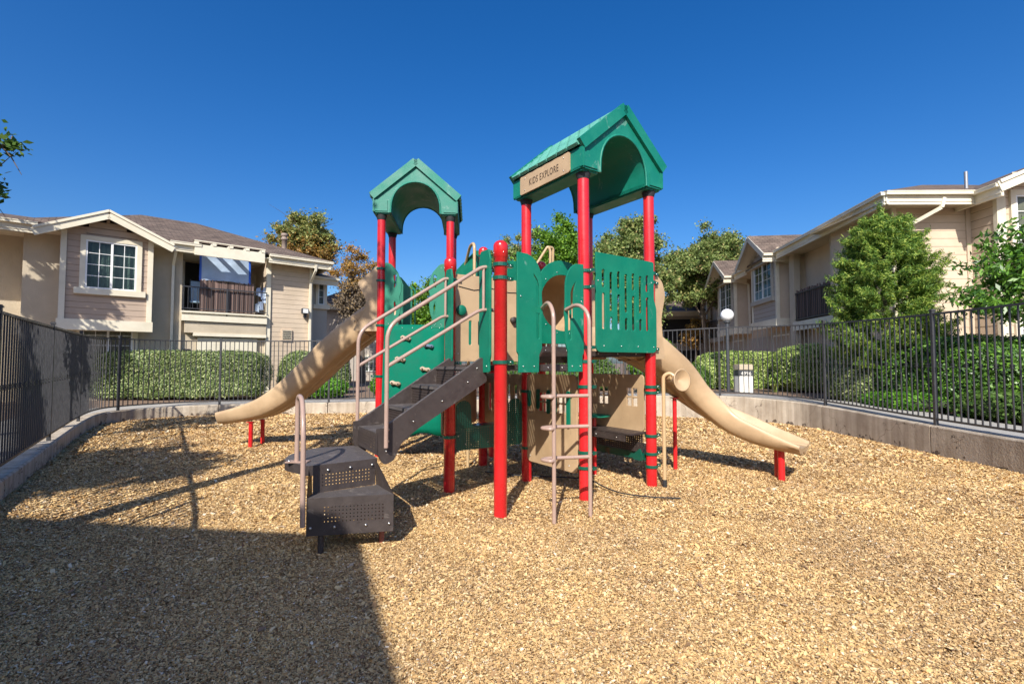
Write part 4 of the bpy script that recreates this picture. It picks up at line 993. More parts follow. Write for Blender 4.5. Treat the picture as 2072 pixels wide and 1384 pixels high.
# tread 1 (textured), riser 2, side cheeks
D2 = Vector((-1.6, 3.93, 0)); C2 = Vector((-1.16, 4.24, 0))
lb.add([(A.x, A.y, z1), (B.x, B.y, z1), (C2.x+.02, C2.y, z1), (D2.x+.03, D2.y+.01, z1)], [(0, 1, 2, 3)], TREAD)
quadwall(lb, (D2.x+.03, D2.y+.01, 0), (C2.x, C2.y, 0), z1, z2, BROWN, (.06, .05, .04, .075))
lb.add([(B.x, B.y, .14), (C2.x+.03, C2.y+.02, .14), (C2.x, C2.y, z2), (B.x, B.y, z1)], [(0, 1, 2, 3)], BROWN)
lb.add([(B.x-.012, B.y+.01, .14), (C2.x+.018, C2.y+.03, .14), (C2.x-.012, C2.y+.01, z2), (B.x-.012, B.y+.01, z1)], [(3, 2, 1, 0)], BROWN)
lb.add([(A.x, A.y, .14), (A.x, A.y, z1), (D2.x, D2.y, z2), (D2.x-.08, D2.y+.25, z2), (D2.x-.05, D2.y+.22, .2)], [(0, 1, 2, 3, 4)], BROWN)
for (a, b, t, z) in ((A, B, .05, .2), (A, B, .95, .2), (A, B, .32, .2), (A, B, .68, .2)):
    p = a.lerp(b, t); lb.ball((p.x, p.y-.003, z), .011, STEEL, 10)
for t in (.25, .58, .92): p = D2.lerp(C2, t); lb.ball((p.x+.015, p.y-.003, z2-.045), .012, STEEL, 10)
stp = lb.build('lower_step', PS)
pl = MB(); poly = round2([(-1.6, 3.92), (-1.145, 4.245), (-1.53, 4.9), (-1.86, 4.78), (-1.98, 4.45), (-1.9, 4.14), (-1.74, 4.02)], [.01, .01, .02, .1, .12, .1, .03])
n = len(poly)
pl.add([(x, y, z2+.003) for x, y in poly]+[(x, y, z2-.075) for x, y in poly], [tuple(range(2*n-1, n-1, -1))]+[(i, i+n, (i+1)%n+n, (i+1)%n) for i in range(n)], BROWN)
pl.add([(x, y, z2+.003) for x, y in poly], [tuple(range(n))], TREAD)
quadwall(pl, (-1.15, 4.26, 0), (-1.53, 4.9, 0), .66, .84, BROWN, (.06, .06, .03, .03))
land = pl.build('landing', PS)
for x, y in ((-1.47, 3.86), (-1.06, 4.08), (-1.75, 4.6)):
    mb = MB(); mb.tube([(x, y, -.1), (x, y, .3 if y < 4.3 else .6)], .022, BROWN if x < -1.2 else mat('rusty_leg', (.28, .09, .06), .6), 12); mb.build('support_leg', PS)
hl = MB(); hl.tube(fillet([(-1.76, 4.08, .65), (-1.76, 4.08, 1.19), (-1.66, 3.93, 1.17), (-1.585, 3.78, .98), (-1.575, 3.77, .22)], .12), .0192, TANPIPE, 12)
hl.box(-1.84, -1.66, 4.03, 4.12, .643, .653, TANPIPE, .003); hl.ball((-1.81, 4.05, .656), .011, STEEL); hl.ball((-1.69, 4.06, .656), .011, STEEL)
hl.build('handrail', PS)

# front loop ladder ------------------------------------------
ld = MB(); a = V2(.385, 4.57); b = V2(.745, 4.76); inn = v
tL = FA @ Vector((.43, -.1, 2.0)); tR = FA @ Vector((.735, -.1, 2.0))
for p, t, zz in ((a, tL, 2.0), (b, tR, 2.0)):
    m = MB(); t = Vector((t.x, t.y, zz)); k = Vector((p.x, p.y, 0)); e = (k - Vector((t.x, t.y, 0)))
    m.tube(fillet([t, t + Vector((e.x*.55, e.y*.55, .045)), Vector((p.x, p.y, 1.93)), Vector((p.x, p.y, 1.7)), Vector((p.x, p.y, -.1))], .12), .0192, TANPIPE, 12)
    m.build('ladder_rail', PS)
for z in (1.14, .85, .56):
    m = MB(); a3 = Vector((a.x, a.y, z)); b3 = Vector((b.x, b.y, z)); e = (b3-a3)
    m.tube(fillet([b3, a3 + e*.45 + inn*.07, a3 + e*.05 + inn*.12, a3 - e*.2 + inn*.09, a3 - e*.12 - inn*.02, a3], .07), .018, TANPIPE, 10); m.build('ladder_rung', PS)

# talk tube with horn ----------------------------------------
m = MB(); m.tube(fillet([(1.79, 5.86, .02), (1.79, 5.86, 1.3), (1.86, 5.84, 1.34), (1.92, 5.8, 1.28)], .06), .022, TANPIPE2, 12)
q = Vector((.35, -.93, .04)).normalized(); m.tube([(1.87, 5.93, 1.28), Vector((1.87, 5.93, 1.28))+q*.1], [.05, .05], TANPIPE2, 16)
c = Vector((1.88, 5.92, 1.245)); m.lathe(c, [(.035, 0), (.045, .06), (.075, .13), (.122, .19), (.132, .207), (.12, .21), (.07, .15), (.02, .08)], TANP, 28, axis=(.45, -.9, .05))
m.lathe(c, [(.001, .14), (.11, .195)], TANP, 28, axis=(.45, -.9, .05))
m.lathe((1.79, 5.86, 0), [(.027, 0), (.027, .09)], RUBBER, 14); m.build('talk_tube', PS)
# rear climbers seen over the decks
pipe('arch_handrail', [Q1+Vector((-.12, -.15, 1.9)), Q1+Vector((-.12, -.15, 3.17)), Q1+Vector((-.2, .05, 3.17)), Q1+Vector((-.32, .45, 2.9)), Q1+Vector((-.32, .5, 1.6))], .022, TANPIPE2, PS, .12)
pipe('arch_handrail', [Sx+Vector((-.2, .35, 2.85)), Sx+Vector((.13, .35, 3.38)), Sx+Vector((.17, .35, 3.3)), Sx+Vector((.12, .35, 1.4))], .022, TANPIPE2, PS, .06)
pipe('arch_handrail', [Sx+Vector((.14, .35, 3.36)), Sx+Vector((.22, .4, 3.36)), Sx+Vector((.17, .5, 2.0)), Sx+Vector((.17, .5, .0))], .022, TANPIPE2, PS, .06)
pipe('pole', [V2(-.62, 7.0), V2(-.62, 7.0)+Vector((0, 0, 1.5))], .022, TANPIPE2, PS, .06)

# hose lying on the chips
m = MB(); pts = [(-.35, 6.55, .03), (.1, 6.35, .02), (.6, 6.25, .03), (.95, 6.05, .05), (1.05, 5.7, .04), (1.2, 5.45, .03), (1.55, 5.28, .035), (1.78, 5.28, .03)]
m.tube(fillet(pts, .3), .008, RUBBER, 8); tag(m.build('hose'), 'thin black hose lying on the wood chips below the climber', 'hose')

# ------------------------------------------------------------------ buildings
def lap(mb, x0, x1, z0, z1, m, y=0, h=.185, d=.008, top=None):
    """lapped boards in the wall frame; top(x) gives a raking upper edge"""
    k = int(math.ceil((z1-z0)/h - 1e-6))
    for i in range(k):
        a = z0+i*h; b = min(z1, a+h)
        if top:
            if b <= min(top(x0), top(x1)) or True:
                ap = top(None); xl, xr = x0, x1
                def clip(zv):
                    ll, rr = x0, x1
                    if zv > top(x0): ll = x0 + (ap[0]-x0)*(zv-top(x0))/(ap[1]-top(x0))
                    if zv > top(x1): rr = x1 - (x1-ap[0])*(zv-top(x1))/(ap[1]-top(x1))
                    return ll, rr
                if a >= ap[1]: break
                b = min(b, ap[1]-.001); l0, r0 = clip(a); l1, r1 = clip(b)
                mb.add([(l0, y-d, a+.012), (r0, y-d, a+.012), (r1, y, b), (l1, y, b)], [(0, 1, 2, 3)], m)
                mb.add([(l0, y+.004, a), (r0, y+.004, a), (r0, y-d, a+.012), (l0, y-d, a+.012)], [(0, 1, 2, 3)], LAPSHADE); continue
        mb.add([(x0, y-d, a+.012), (x1, y-d, a+.012), (x1, y, b), (x0, y, b)], [(0, 1, 2, 3)], m)
        mb.add([(x0, y+.004, a), (x1, y+.004, a), (x1, y-d, a+.012), (x0, y-d, a+.012)], [(0, 1, 2, 3)], LAPSHADE)
LAPSHADE = mat('siding_lap_shade', (.28, .22, .165), .9)  # board undersides coloured darker to deepen the shade line below each lap

def window(par, F, x0, x1, z0, z1, y=0, cols=2, rows=4, sill=True, trim=.13, tm=None, curtain=CURTAIN, recess=.05, mull=True, top=True):
    """trimmed window proud of the wall plane y; parts: frame, pane, sill, curtain"""
    tm = tm or CREAM; mb = MB(F)
    if trim:
        mb.box(x0-trim, x0, y-.06, y+.02, z0-.0, z1+trim, tm); mb.box(x1, x1+trim, y-.06, y+.02, z0, z1+trim, tm); mb.box(x0, x1, y-.06, y+.02, z1, z1+trim, tm)
    else: mb.box(x0-.01, x1+.01, y-.01, y+.02, z1, z1+.02, tm)
    w = mb.build('window', par)
    fb = MB(F); f = .045
    fb.box(x0, x0+f, y-.045, y+.05, z0, z1, VINYL); fb.box(x1-f, x1, y-.045, y+.05, z0, z1, VINYL)
    fb.box(x0+f, x1-f, y-.043, y+.05, z0, z0+f, VINYL); fb.box(x0+f, x1-f, y-.043, y+.05, z1-f, z1, VINYL)
    xm = (x0+x1)/2
    if mull: fb.box(xm-.03, xm+.03, y-.04, y+.048, z0+f, z1-f, VINYL)
    halves = ((x0+f, xm-.03), (xm+.03, x1-f)) if mull else ((x0+f, x1-f),)
    c_ = cols//2 if mull else cols
    for a, b in halves:
        for i in range(1, max(1, c_)+0 if c_ > 1 else 1): fb.box(a+(b-a)*i/c_-.009, a+(b-a)*i/c_+.009, y-.02, y-.008, z0+f, z1-f, VINYL)
        for j in range(1, rows): fb.box(a, b, y-.021, y-.009, z0+f+(z1-z0-2*f)*j/rows-.009, z0+f+(z1-z0-2*f)*j/rows+.009, VINYL)
    fb.build('window_frame', w)
    p = MB(F); p.add([(x0+f, y, z0+f), (x1-f, y, z0+f), (x1-f, y, z1-f), (x0+f, y, z1-f)], [(0, 1, 2, 3)], GLASS); p.build('pane', w)
    if curtain:
        c = MB(F); n = 60; vs = []
        for i in range(n+1):
            x = x0+f+(x1-x0-2*f)*i/n; yy = y+.16+.03*math.sin(i*.9)+.015*math.sin(i*2.3); vs += [(x, yy, z0+f), (x, yy, z1-f)]
        c.add(vs, [(2*i, 2*i+2, 2*i+3, 2*i+1) for i in range(n)], curtain, True); c.build('curtain', w)
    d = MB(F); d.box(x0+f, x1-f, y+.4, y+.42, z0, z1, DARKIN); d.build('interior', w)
    if sill: sb = MB(F); sb.box(x0-trim-.12, x1+trim+.12, y-.12, y+.02, z0-.19, z0-.002, tm, .008); sb.build('sill', w)
    return w

def roofplane(mb, pts, e, th=.06, rake=None):
    """shingled plane; UV: along e, and up the slope. e = eave direction"""
    pts = [Vector(p) for p in pts]; e = Vector(e).normalized(); n = (pts[1]-pts[0]).cross(pts[2]-pts[0]).normalized()
    if n.z < 0: pts = pts[::-1]; n = -n
    s = n.cross(e).normalized(); uvs = [(p.dot(e), p.dot(s)) for p in pts]; k = len(pts)
    mb.add(pts, [tuple(range(k))], SHINGLE, uvs=[uvs])
    dn = [p - Vector((0, 0, th)) for p in pts]
    mb.add(pts+dn, [(i, i+k, (i+1) % k+k, (i+1) % k) for i in range(k)], SHINGLE)
    mb.add(dn, [tuple(range(k-1, -1, -1))], CREAM)
def gutter(par, a, b, m=None):
    """moulded gutter and fascia hanging at the eave from a to b (top outer edge)"""
    mb = MB(); a = Vector(a); b = Vector(b); m = m or CREAM; dz = Vector((0, 0, 1)); mb.obox(a - dz*.05, b - dz*.05, .11, .09, m); mb.obox(a - dz*.015, b - dz*.015, .135, .025, m)
    d = (b-a).normalized(); side = d.cross(dz); mb.obox(a - dz*.15 - side*.07, b - dz*.15 - side*.07, .035, .2, m)
    mb.obox(a - dz*.27 - side*.1, b - dz*.27 - side*.1, .06, .1, m); return mb.build('gutter', par)
def downspout(par, F, pts):
    mb = MB(F); pts = [Vector(p) for p in pts]
    for a, b in zip(pts[:-1], pts[1:]): mb.obox(a, b, .08, .07, CREAM, up=(0, 1, .01))
    return mb.build('downspout', par)

# ---- left apartment building: x along the front, y into the house
LB = thing('apartment_building', 'two storey beige apartment house on the left with balcony and bay window', 'building', (-10.46, 18, .25), local=True, rz=math.atan2(1, 1.15))
FLB = Matrix.Translation((-10.46, 18, .25)) @ Matrix.Rotation(math.atan2(1, 1.15), 4, 'Z')
I4 = Matrix()
def X(px, py=600, y=0): return onplane(FLB, px, py, y)[0]
def Z(px, py, y=0): return onplane(FLB, px, py, y)[1]
eaveZ = Z(540, 518, -.55); xR = X(632, 600); xb0, xb1 = X(368), X(540); xL = X(45, 550)
ridgeZ = eaveZ + 1.75; print('LB', eaveZ, xR, xb0, xb1, xL)
mb = MB()
mb.box(xL, xb0, 0, .2, -.3, eaveZ, STUCCO)                       # stucco front left of the balcony
mb.box(xL-4, xL+.2, .9, 1.1, -.3, eaveZ, STUCCO); mb.box(xL, xL+.2, .2, .9, -.3, eaveZ, STUCCO)
mb.box(xb0-.2, xb0, .2, 1.9, -.3, eaveZ, STUCCO)
mb.box(xb0, xb1, 1.7, 1.9, 2.4, eaveZ, STUCCO)                  # back of the balcony
mb.box(xb1, xR-.02, .03, .2, -.3, eaveZ, SIDING); mb.box(xb1, xb1+.2, .2, 1.9, -.3, eaveZ, SIDING)
mb.box(xR-.2, xR-.02, .2, 8, -.3, eaveZ, SIDING); mb.box(xL-4, xR, 7.8, 8, -.3, eaveZ, STUCCO)
mb.box(xL-4, xR-.1, .25, 7.7, eaveZ-.12, eaveZ-.06, CREAM)
mb.build('wall', LB)
zfl = Z(455, 634, 0)                                             # balcony floor
fb = MB(); lap(fb, xb1+.14, xR-.02, 0, eaveZ, SIDING, .03); fb.build('siding_wall', LB)
tb = MB(); tb.box(xb1-.02, xb1+.13, -.04, .1, -.3, eaveZ, CREAM); tb.box(xR-.12, xR, -.03, .1, -.3, eaveZ, CREAM); tb.build('corner_trim', LB)
# balcony
bb = MB(); bb.box(xb0, xb1-.02, -.12, 1.7, zfl-.12, zfl-.02, CREAM); bb.box(xb0, xb1-.02, -.16, -.02, zfl-.34, zfl-.13, CREAM); bb.box(xb0-.04, xb1-.02, -.2, -.1, zfl-.06, zfl+.0, CREAM); bb.box(xb0+.1, xb1-.02, -.08, .1, zfl-.75, zfl-.36, STUCCO)
bb.box(xb0+.35, xb1-.02, -.12, .05, zfl-.86, zfl-.75, CREAM); bb.build('balcony_floor', LB)
gb = MB(); gb.box(xb0+.0, xb1, .12, .3, -.3, zfl-.36, STUCCO); gb.box(xb0+.5, xb1-.3, .02, .12, -.3, zfl-.9, CREAM); gb.box(xb0+.1, xb0+.3, .06, .13, .9, 1.7, DARKIN); gb.build('ground_floor_panel', LB)
zr = Z(455, 585, -.1)
rb = MB(); rb.box(xb0, xb1-.02, -.12, -.08, zr-.04, zr, IRON); rb.box(xb0, xb1-.02, -.115, -.085, zfl+.08, zfl+.11, IRON)
n = 19
for i in range(n+1): x = xb0+.03+(xb1-xb0-.08)*i/n; rb.box(x-.008, x+.008, -.108, -.092, zfl+.1, zr-.03, IRON)
rb.box((xb0+xb1)/2-.025, (xb0+xb1)/2+.025, -.13, -.08, zfl-.3, zr+.01, IRON); rb.build('balcony_railing', LB)
db = MB(); db.box(xb0+.25, xb0+1.3, 1.66, 1.7, zfl, zfl+2.0, DARKIN); db.box(xb0+.2, xb0+.28, 1.64, 1.7, zfl, zfl+2.05, VINYL); db.build('balcony_door', LB)
# header beam over the balcony with blocks
zb0, zb1 = Z(460, 524, -.6), Z(460, 503, -.6)
hb = MB(); xh0 = X(393, 510, -.6); xh1 = X(535, 520, -.6); hb.box(xh0, xh1, -.68, -.6, zb0, zb1+.0, CREAM)
for i in range(5): x = xh0 + (xh1-xh0-.12)*i/4; hb.box(x, x+.12, -.7, -.1, zb1+.001, zb1+.1, CREAM)
hb.box(xh0-.01, xh1+.01, -.71, -.66, zb1+.1, zb1+.135, CREAM); hb.build('header_beam', LB)
# hipped roof
ex0, ex1, ey0, ey1 = xL-4, xR+.55, -.62, 8.6; zE = eaveZ+.1; rzz = zE+1.8; rx1 = X(398, 450, 4); ry = (ey0+ey1)/2
rf = MB()
lx0 = X(20, 460, -.9); lx1 = X(285, 450, 4)
zN = zE+1.8*(-.05-ey0)/(ry-ey0)
roofplane(rf, [(ex1, ey0, zE), (rx1, ry, rzz), (lx1, ry, rzz), (lx0, ey0, zE), (xh0, ey0, zE), (xh0, -.05, zN), (xh1, -.05, zN), (xh1, ey0, zE)], (1, 0, 0))
roofplane(rf, [(ex1, ey0, zE), (ex1, ey1, zE), (rx1, ry, rzz)], (0, 1, 0))
roofplane(rf, [(lx0, ey1, zE), (ex1, ey1, zE), (rx1, ry, rzz), (lx1, ry, rzz)], (1, 0, 0)); roofplane(rf, [(lx0, ey0, zE), (lx0, ey1, zE), (lx1, ry, rzz)], (0, 1, 0))
roofplane(rf, [(ex0-4, ey0, zE), (lx0+1.4, ey0, zE), (lx0+1.4, 2.4, zE+.75), (ex0-4, 2.4, zE+.75)], (1, 0, 0))
LR = rf.build('roof', LB)
gutter(LR, (xb1-.1, ey0-.03, zE-.02), (ex1+.03, ey0-.03, zE-.02)); gutter(LR, (ex1+.03, ey0, zE-.02), (ex1+.03, ey0+4, zE-.02)); gutter(LR, (xb0-.45, ey0-.03, zE-.02), (xh0+.2, ey0-.03, zE-.02)); gutter(LR, (xL-4, ey0-.03, zE-.02), (X(75, 470, -.9), ey0-.03, zE-.02))
sf = MB(); sf.box(ex0, xh0, ey0+.02, 0, zE-.2, zE-.17, CREAM); sf.box(xh1, ex1-.02, ey0+.02, 0, zE-.2, zE-.17, CREAM); sf.build('soffit', LR)
# vent pipe on the roof
x, y = X(575, 505, 1.0), 1.0; z = zE + 1.8*(y-ey0)/(ry-ey0)
pv = MB(); pv.lathe((x, y, z-.1), [(.1, 0), (.1, .42), (.135, .43), (.135, .5), (.1, .51), (.1, .58), (.14, .6), (.12, .7), (.001, .71)], mat('flue_brown', (.26, .2, .165), .7), 16); pv.build('flue', LR)
# projecting gabled bay
yB = -.62; bx0, bx1 = X(120, 600, yB), X(306, 600, yB); bz0 = Z(210, 650, yB); bzt = Z(120, 500, yB); apx, apz = X(215, 440, yB-.35), Z(216, 432, yB-.35)
bgx0, bgx1 = X(70, 480, yB-.35), X(348, 500, yB-.35); bez = (Z(72, 468, yB-.35)+Z(346, 497, yB-.35))/2; apx = (bgx0+bgx1)/2
print('bay', bx0, bx1, bz0, apx, apz, bgx0, bgx1, bez)
wb = MB(); wb.box(bx0, bx0+.1, yB+.02, 0, bz0, bez+.25, SIDEPINK); wb.box(bx1-.1, bx1, yB+.02, 0, bz0, bez+.25, STUCCO); wb.box(bx0, bx1, yB+.02, 0, bz0-.05, bz0+.05, CREAM)
slope = (apz-bez)/(bgx1-apx)
top = lambda x: (apx, apz-.12) if x is None else apz-.12 - abs(x-apx)*slope
wx0, wx1 = X(160, 590, yB), X(284, 600, yB); wz0, wz1 = Z(215, 586, yB), Z(215, 490, yB)
wx0 += .12; wx1 -= .12
for (a, b, c, d) in ((bx0+.12, wx0, bz0, bez+.35), (wx1, bx1-.12, bz0, bez+.35)): lap(wb, a, b, c, d, SIDEPINK, yB)
lap(wb, wx0, wx1, bz0, wz0, SIDEPINK, yB)
zz = wz1
while zz < apz-.15:
    half = max(.02, (apz-.1-zz-.1)/slope); lap(wb, max(wx0 if zz < bez+.3 else bx0+.1, apx-half), min(wx1 if zz < bez+.3 else bx1-.1, apx+half), zz, min(zz+.2, apz-.1), SIDEPINK, yB); zz += .2
wb.build('bay', LB)
tb = MB(); tb.box(bx0-.02, bx0+.12, yB-.05, yB+.1, bz0, top(bx0)+.05, CREAM); tb.box(bx1-.12, bx1+.02, yB-.05, yB+.1, bz0, top(bx1)+.05, CREAM); tb.box(bx0-.06, bx1+.06, yB-.1, yB+.3, bz0-.3, bz0+.03, CREAM, .01)
tb.build('bay_trim', LB)
window(LB, I4, wx0, wx1, wz0, wz1, yB, cols=4, rows=4)
gr = MB(); yg0, yg1 = yB-.42, 4.0
roofplane(gr, [(bgx0-.05, yg0, bez+.1), (apx, yg0, apz+.12), (apx, yg1, apz+.12), (bgx0-.05, yg1, bez+.1)], (0, 1, 0)); roofplane(gr, [(bgx1+.05, yg0, bez+.1), (apx, yg0, apz+.12), (apx, yg1, apz+.12), (bgx1+.05, yg1, bez+.1)], (0, 1, 0))
g2 = gr.build('bay_roof', LB); fb = MB()
for sx, xe in ((-1, bgx0-.05), (1, bgx1+.05)):
    a = Vector((xe, yg0, bez-.08)); b = Vector((apx+sx*.0, yg0, apz-.06)); fb.obox(a, b, .05, .22, CREAM)
    fb.obox(a+Vector((0, -.04, .13)), b+Vector((0, -.04, .13)), .04, .07, CREAM)
fb.build('rake_board', g2)
window(LB, I4, X(165, 700), X(268, 700), Z(215, 722), Z(215, 656), 0, cols=4, rows=3, sill=False, curtain=BLIND)
downspout(LB, I4, [(X(350), -.6, zE-.2), (X(348), -.1, zE-.75), (X(348), -.1, -.2)])
xd = X(627, 600); downspout(LB, I4, [(xd+.02, -.6, zE-.2), (xd+.02, -.55, zE-.45), (xd-.02, -.1, zE-.85), (xd-.02, -.1, -.2)])
vb = MB(); vx, vz = X(580, 678), Z(580, 678); vb.box(vx-.19, vx+.19, -.04, .03, vz-.22, vz+.22, SIDING); 
for k in range(5): vb.obox((vx-.15, -.05, vz-.15+.075*k), (vx+.15, -.05, vz-.15+.075*k), .05, .014, CREAM, up=(0, .7, .7))
vb.box(vx-.15, vx+.15, -.044, -.041, vz-.18, vz+.18, DARKIN); vb.build('vent', LB)
fx, fz = X(612, 635), Z(612, 635); lb_ = MB(); lb_.box(fx-.1, fx+.16, -.3, -.12, fz-.02, fz+.2, GREYPOST, .02); lb_.box(fx+.02, fx+.12, -.14, 0, fz-.16, fz, GREYPOST, .01); lb_.box(fx-.07, fx+.12, -.306, -.3, fz+.01, fz+.17, VINYL); lb_.build('floodlight', LB)
# narrower set-back wing at the right end
sx0, sx1 = xR-.05, X(662, 600, 1.2)
wb = MB(); wb.box(sx0, sx1, 1.2, 6, -.3, eaveZ-.1, GREYTRIM); wb.build('side_wing', LB)
wz = Z(648, 600, 1.2); window(LB, I4, X(643, 600, 1.2), X(656, 600, 1.2), Z(648, 617, 1.2), Z(648, 572, 1.2), 1.2, cols=1, rows=3, sill=True, trim=.1, mull=False, curtain=BLIND)
window(LB, I4, X(643, 700, 1.2), X(656, 700, 1.2), Z(648, 730, 1.2), Z(648, 692, 1.2), 1.2, cols=1, rows=3, sill=False, trim=.1, mull=False, curtain=BLIND)
rw = MB(); zw = Z(660, 562, .6)
roofplane(rw, [(xR-.1, .5, zw+.02), (X(684, 560, .6), .5, zw+.02), (X(684, 560, .6)-.3, 4.5, zw+1.2), (xR-.1, 4.5, zw+1.2)], (1, 0, 0)); gutter(rw.build('wing_roof', LB), (xR-.1, .47, zw), (X(684, 560, .6), .47, zw))

# things on the left balcony
def onB(name, label, cat, x, z, y=0): p = FLB @ Vector((x, y, z)); t = thing(name, label, cat, p); return t
# tarp
tx0, tx1, tz0, tz1 = X(403, 540, .1), X(507, 540, .1), Z(455, 573, .1), Z(455, 508, .1)
TARP = mat('silver_blue_tarp', (.36, .46, .6), .45, var=.1, scale=6, bump=.5, bscale=7); TARPE = mat('blue_tarp_edge', (.02, .1, .5), .5)
mb = MB(FLB); n = 24; m_ = 12; vs = []
for j in range(m_+1):
    for i in range(n+1):
        x = tx0+(tx1-tx0)*i/n; z = tz1-(tz1-tz0)*j/m_ - .06*math.sin(math.pi*i/n)*(j/m_)*-1
        vs.append((x, .05+.05*noise.noise(Vector((x*2.5, z*2.5, 5)))+.02*math.sin(x*9+z*4), z))
mb.add(vs, [(j*(n+1)+i, (j+1)*(n+1)+i, (j+1)*(n+1)+i+1, j*(n+1)+i+1) for j in range(m_) for i in range(1, n-1)], TARP, True)
mb.add(vs, [(j*(n+1)+i, (j+1)*(n+1)+i, (j+1)*(n+1)+i+1, j*(n+1)+i+1) for j in range(m_) for i in (0, n-1)], TARPE, True)
tag(mb.build('tarp'), 'silver tarp with blue hems hung under the eave of the balcony', 'tarp')
sx0_, sx1_ = X(404, 600, -.02), X(513, 600, -.02); mb = MB(FLB); rr = random.Random(5); n = 70; zt_ = Z(455, 571, -.02)
for i in range(n):
    x = sx0_+(sx1_-sx0_)*(i+.5)/n; zt = zt_ + rr.uniform(-.06, .04); w = (sx1_-sx0_)/n*.48
    mb.box(x-w, x+w, -.03+rr.uniform(-.008, .008), 0, zfl+.02, zt, BAMBOO)
tag(mb.build('reed_screen'), 'dark brown reed screen tied behind the left balcony railing', 'screen')
CH = mat('pale_blue_plastic', (.35, .5, .65), .5)
t = onB('folded_chair', 'pale blue folded chair standing at the left end of the balcony', 'chair', xb0+.4, zfl, .5)
mb = MB(FLB); mb.box(xb0+.3, xb0+.62, .5, .55, zfl+.35, zfl+1.15, CH, .02); mb.build('backrest', t)
mb = MB(FLB); mb.box(xb0+.3, xb0+.66, .3, .5, zfl+.35, zfl+.4, CH, .01); mb.build('seat', t)
for k in (0, 1):
    mb = MB(FLB); mb.obox((xb0+.32+.28*k, .5, zfl), (xb0+.32+.28*k, .52, zfl+1.2), .03, .03, IRON); mb.build('leg', t)
CLO = bamboo_mat('blue_white_laundry', ((.03, .12, .4), (.6, .7, .8)), 1)
mb = MB(FLB); rr = random.Random(2); x0_ = X(520, 600, .1)
for i in range(9):
    x = x0_+rr.uniform(0, .28); z = zfl+.15+rr.uniform(0, .7); w = rr.uniform(.05, .1)
    mb.add([(x-w, .1+rr.uniform(-.05, .05), z), (x+w, .1+rr.uniform(-.05, .05), z-.05), (x+w*.8, .12, z+.3), (x-w*.9, .08, z+.26)], [(0, 1, 2, 3)], CLO)
tag(mb.build('laundry'), 'blue and white clothes drying behind the right end of the balcony railing', 'laundry')

# ---- right apartment building: x to the right, y away from the camera
RO = (10.1, 13.0, .45); RA = -R(.8)
RB = thing('apartment_building', 'long two storey tan apartment house on the right with two gabled bays', 'building', RO, local=True, rz=RA)
FR = Matrix.Translation(RO) @ Matrix.Rotation(RA, 4, 'Z')
def RX(px, py, y): return onplane(FR, px, py, y)
# faces that look left: frame with x running toward the camera... (x' = -y), outward = -x
def leftface(x): return Matrix.Translation((x, 0, 0)) @ Matrix.Rotation(-math.pi/2, 4, 'Z')
KW = Matrix.Translation((0, 0, 0)) @ Matrix.Rotation(-R(6.2), 4, 'Z')
def LX(x, px, py):   # y, z where the sight line meets the plane x of the building
    Fq = FR @ KW @ leftface(x); a, z = onplane(Fq, px, py, 0); return -a, z
rE = RX(1870, 392, -.6)[1]; print('RB eave', rE, 'W1', RX(1815, 500, 0), RX(1965, 500, 0)); E_ = rE-.05
w1x0 = RX(1808, 500, 0)[0]; w1x1 = RX(1966, 500, 0)[0]
yBA0, zba = LX(-.4, 1574, 655); yBA1 = LX(-.4, 1524, 655)[0]; print('bayA', yBA0, yBA1, zba)
yBB0, zbb = LX(-.4, 1489, 668); yBB1 = LX(-.4, 1455, 660)[0]; print('bayB', yBB0, yBB1, zbb)
zba = 2.75
mb = MB()
mb.box(w1x0, w1x1, .03, .2, -.5, E_, SIDING); mb.box(w1x0, w1x0+.2, .2, 2.6, -.5, E_, SIDING)
lap(mb, w1x0+.1, w1x1-.1, 0, E_, SIDING, .03, h=.215)
mb.box(w1x0-.01, w1x0+.1, 0, .05, -.5, E_, CREAM); mb.box(w1x1-.12, w1x1, -.01, .05, -.5, E_-.0, SIDING)
wl_ = mb.build('front_wall', RB)
MB.G = KW
# recessed wall behind balconies and the plain wall between the bays
xw = .35; mb = MB()
mb.box(xw, xw+.2, 2.6, 26, -.5, E_, SIDING); mb.box(xw+.2, 9, 25.8, 26, -.5, E_, STUCCO)
mb.box(w1x0, xw+.2, 2.6, 2.75, -.5, E_, SIDING)
mb.build('side_wall', RB)
# balcony between front wall and bay A: posts, floor, screen
ya_, yb_ = 3.0, 5.6; zF = 2.55
mb = MB(); mb.box(-.1, xw, 2.75, 5.75, zF-.28, zF-.05, STUCCO); mb.box(-.14, -.1, 2.75, 5.75, zF-.33, zF, CREAM); mb.build('balcony_floor', RB)
mb = MB(); mb.box(-.12, .1, 5.6, 6.0, -.5, E_, STUCCO); mb.box(.1, xw, 5.75, 6.0, -.5, E_, STUCCO); mb.box(-.12, .12, 2.72, 2.95, -.5, E_, STUCCO); mb.build('balcony_pier', RB)
mb = MB()
for z in (zF+.08, zF+1.05): mb.box(-.1, -.06, 2.95, 5.6, z-.02, z+.02, IRON)
for i in range(20): y = 3.0+i*.135; mb.box(-.09, -.07, y-.008, y+.008, zF+.08, zF+1.03, IRON)
mb.build('balcony_railing', RB)
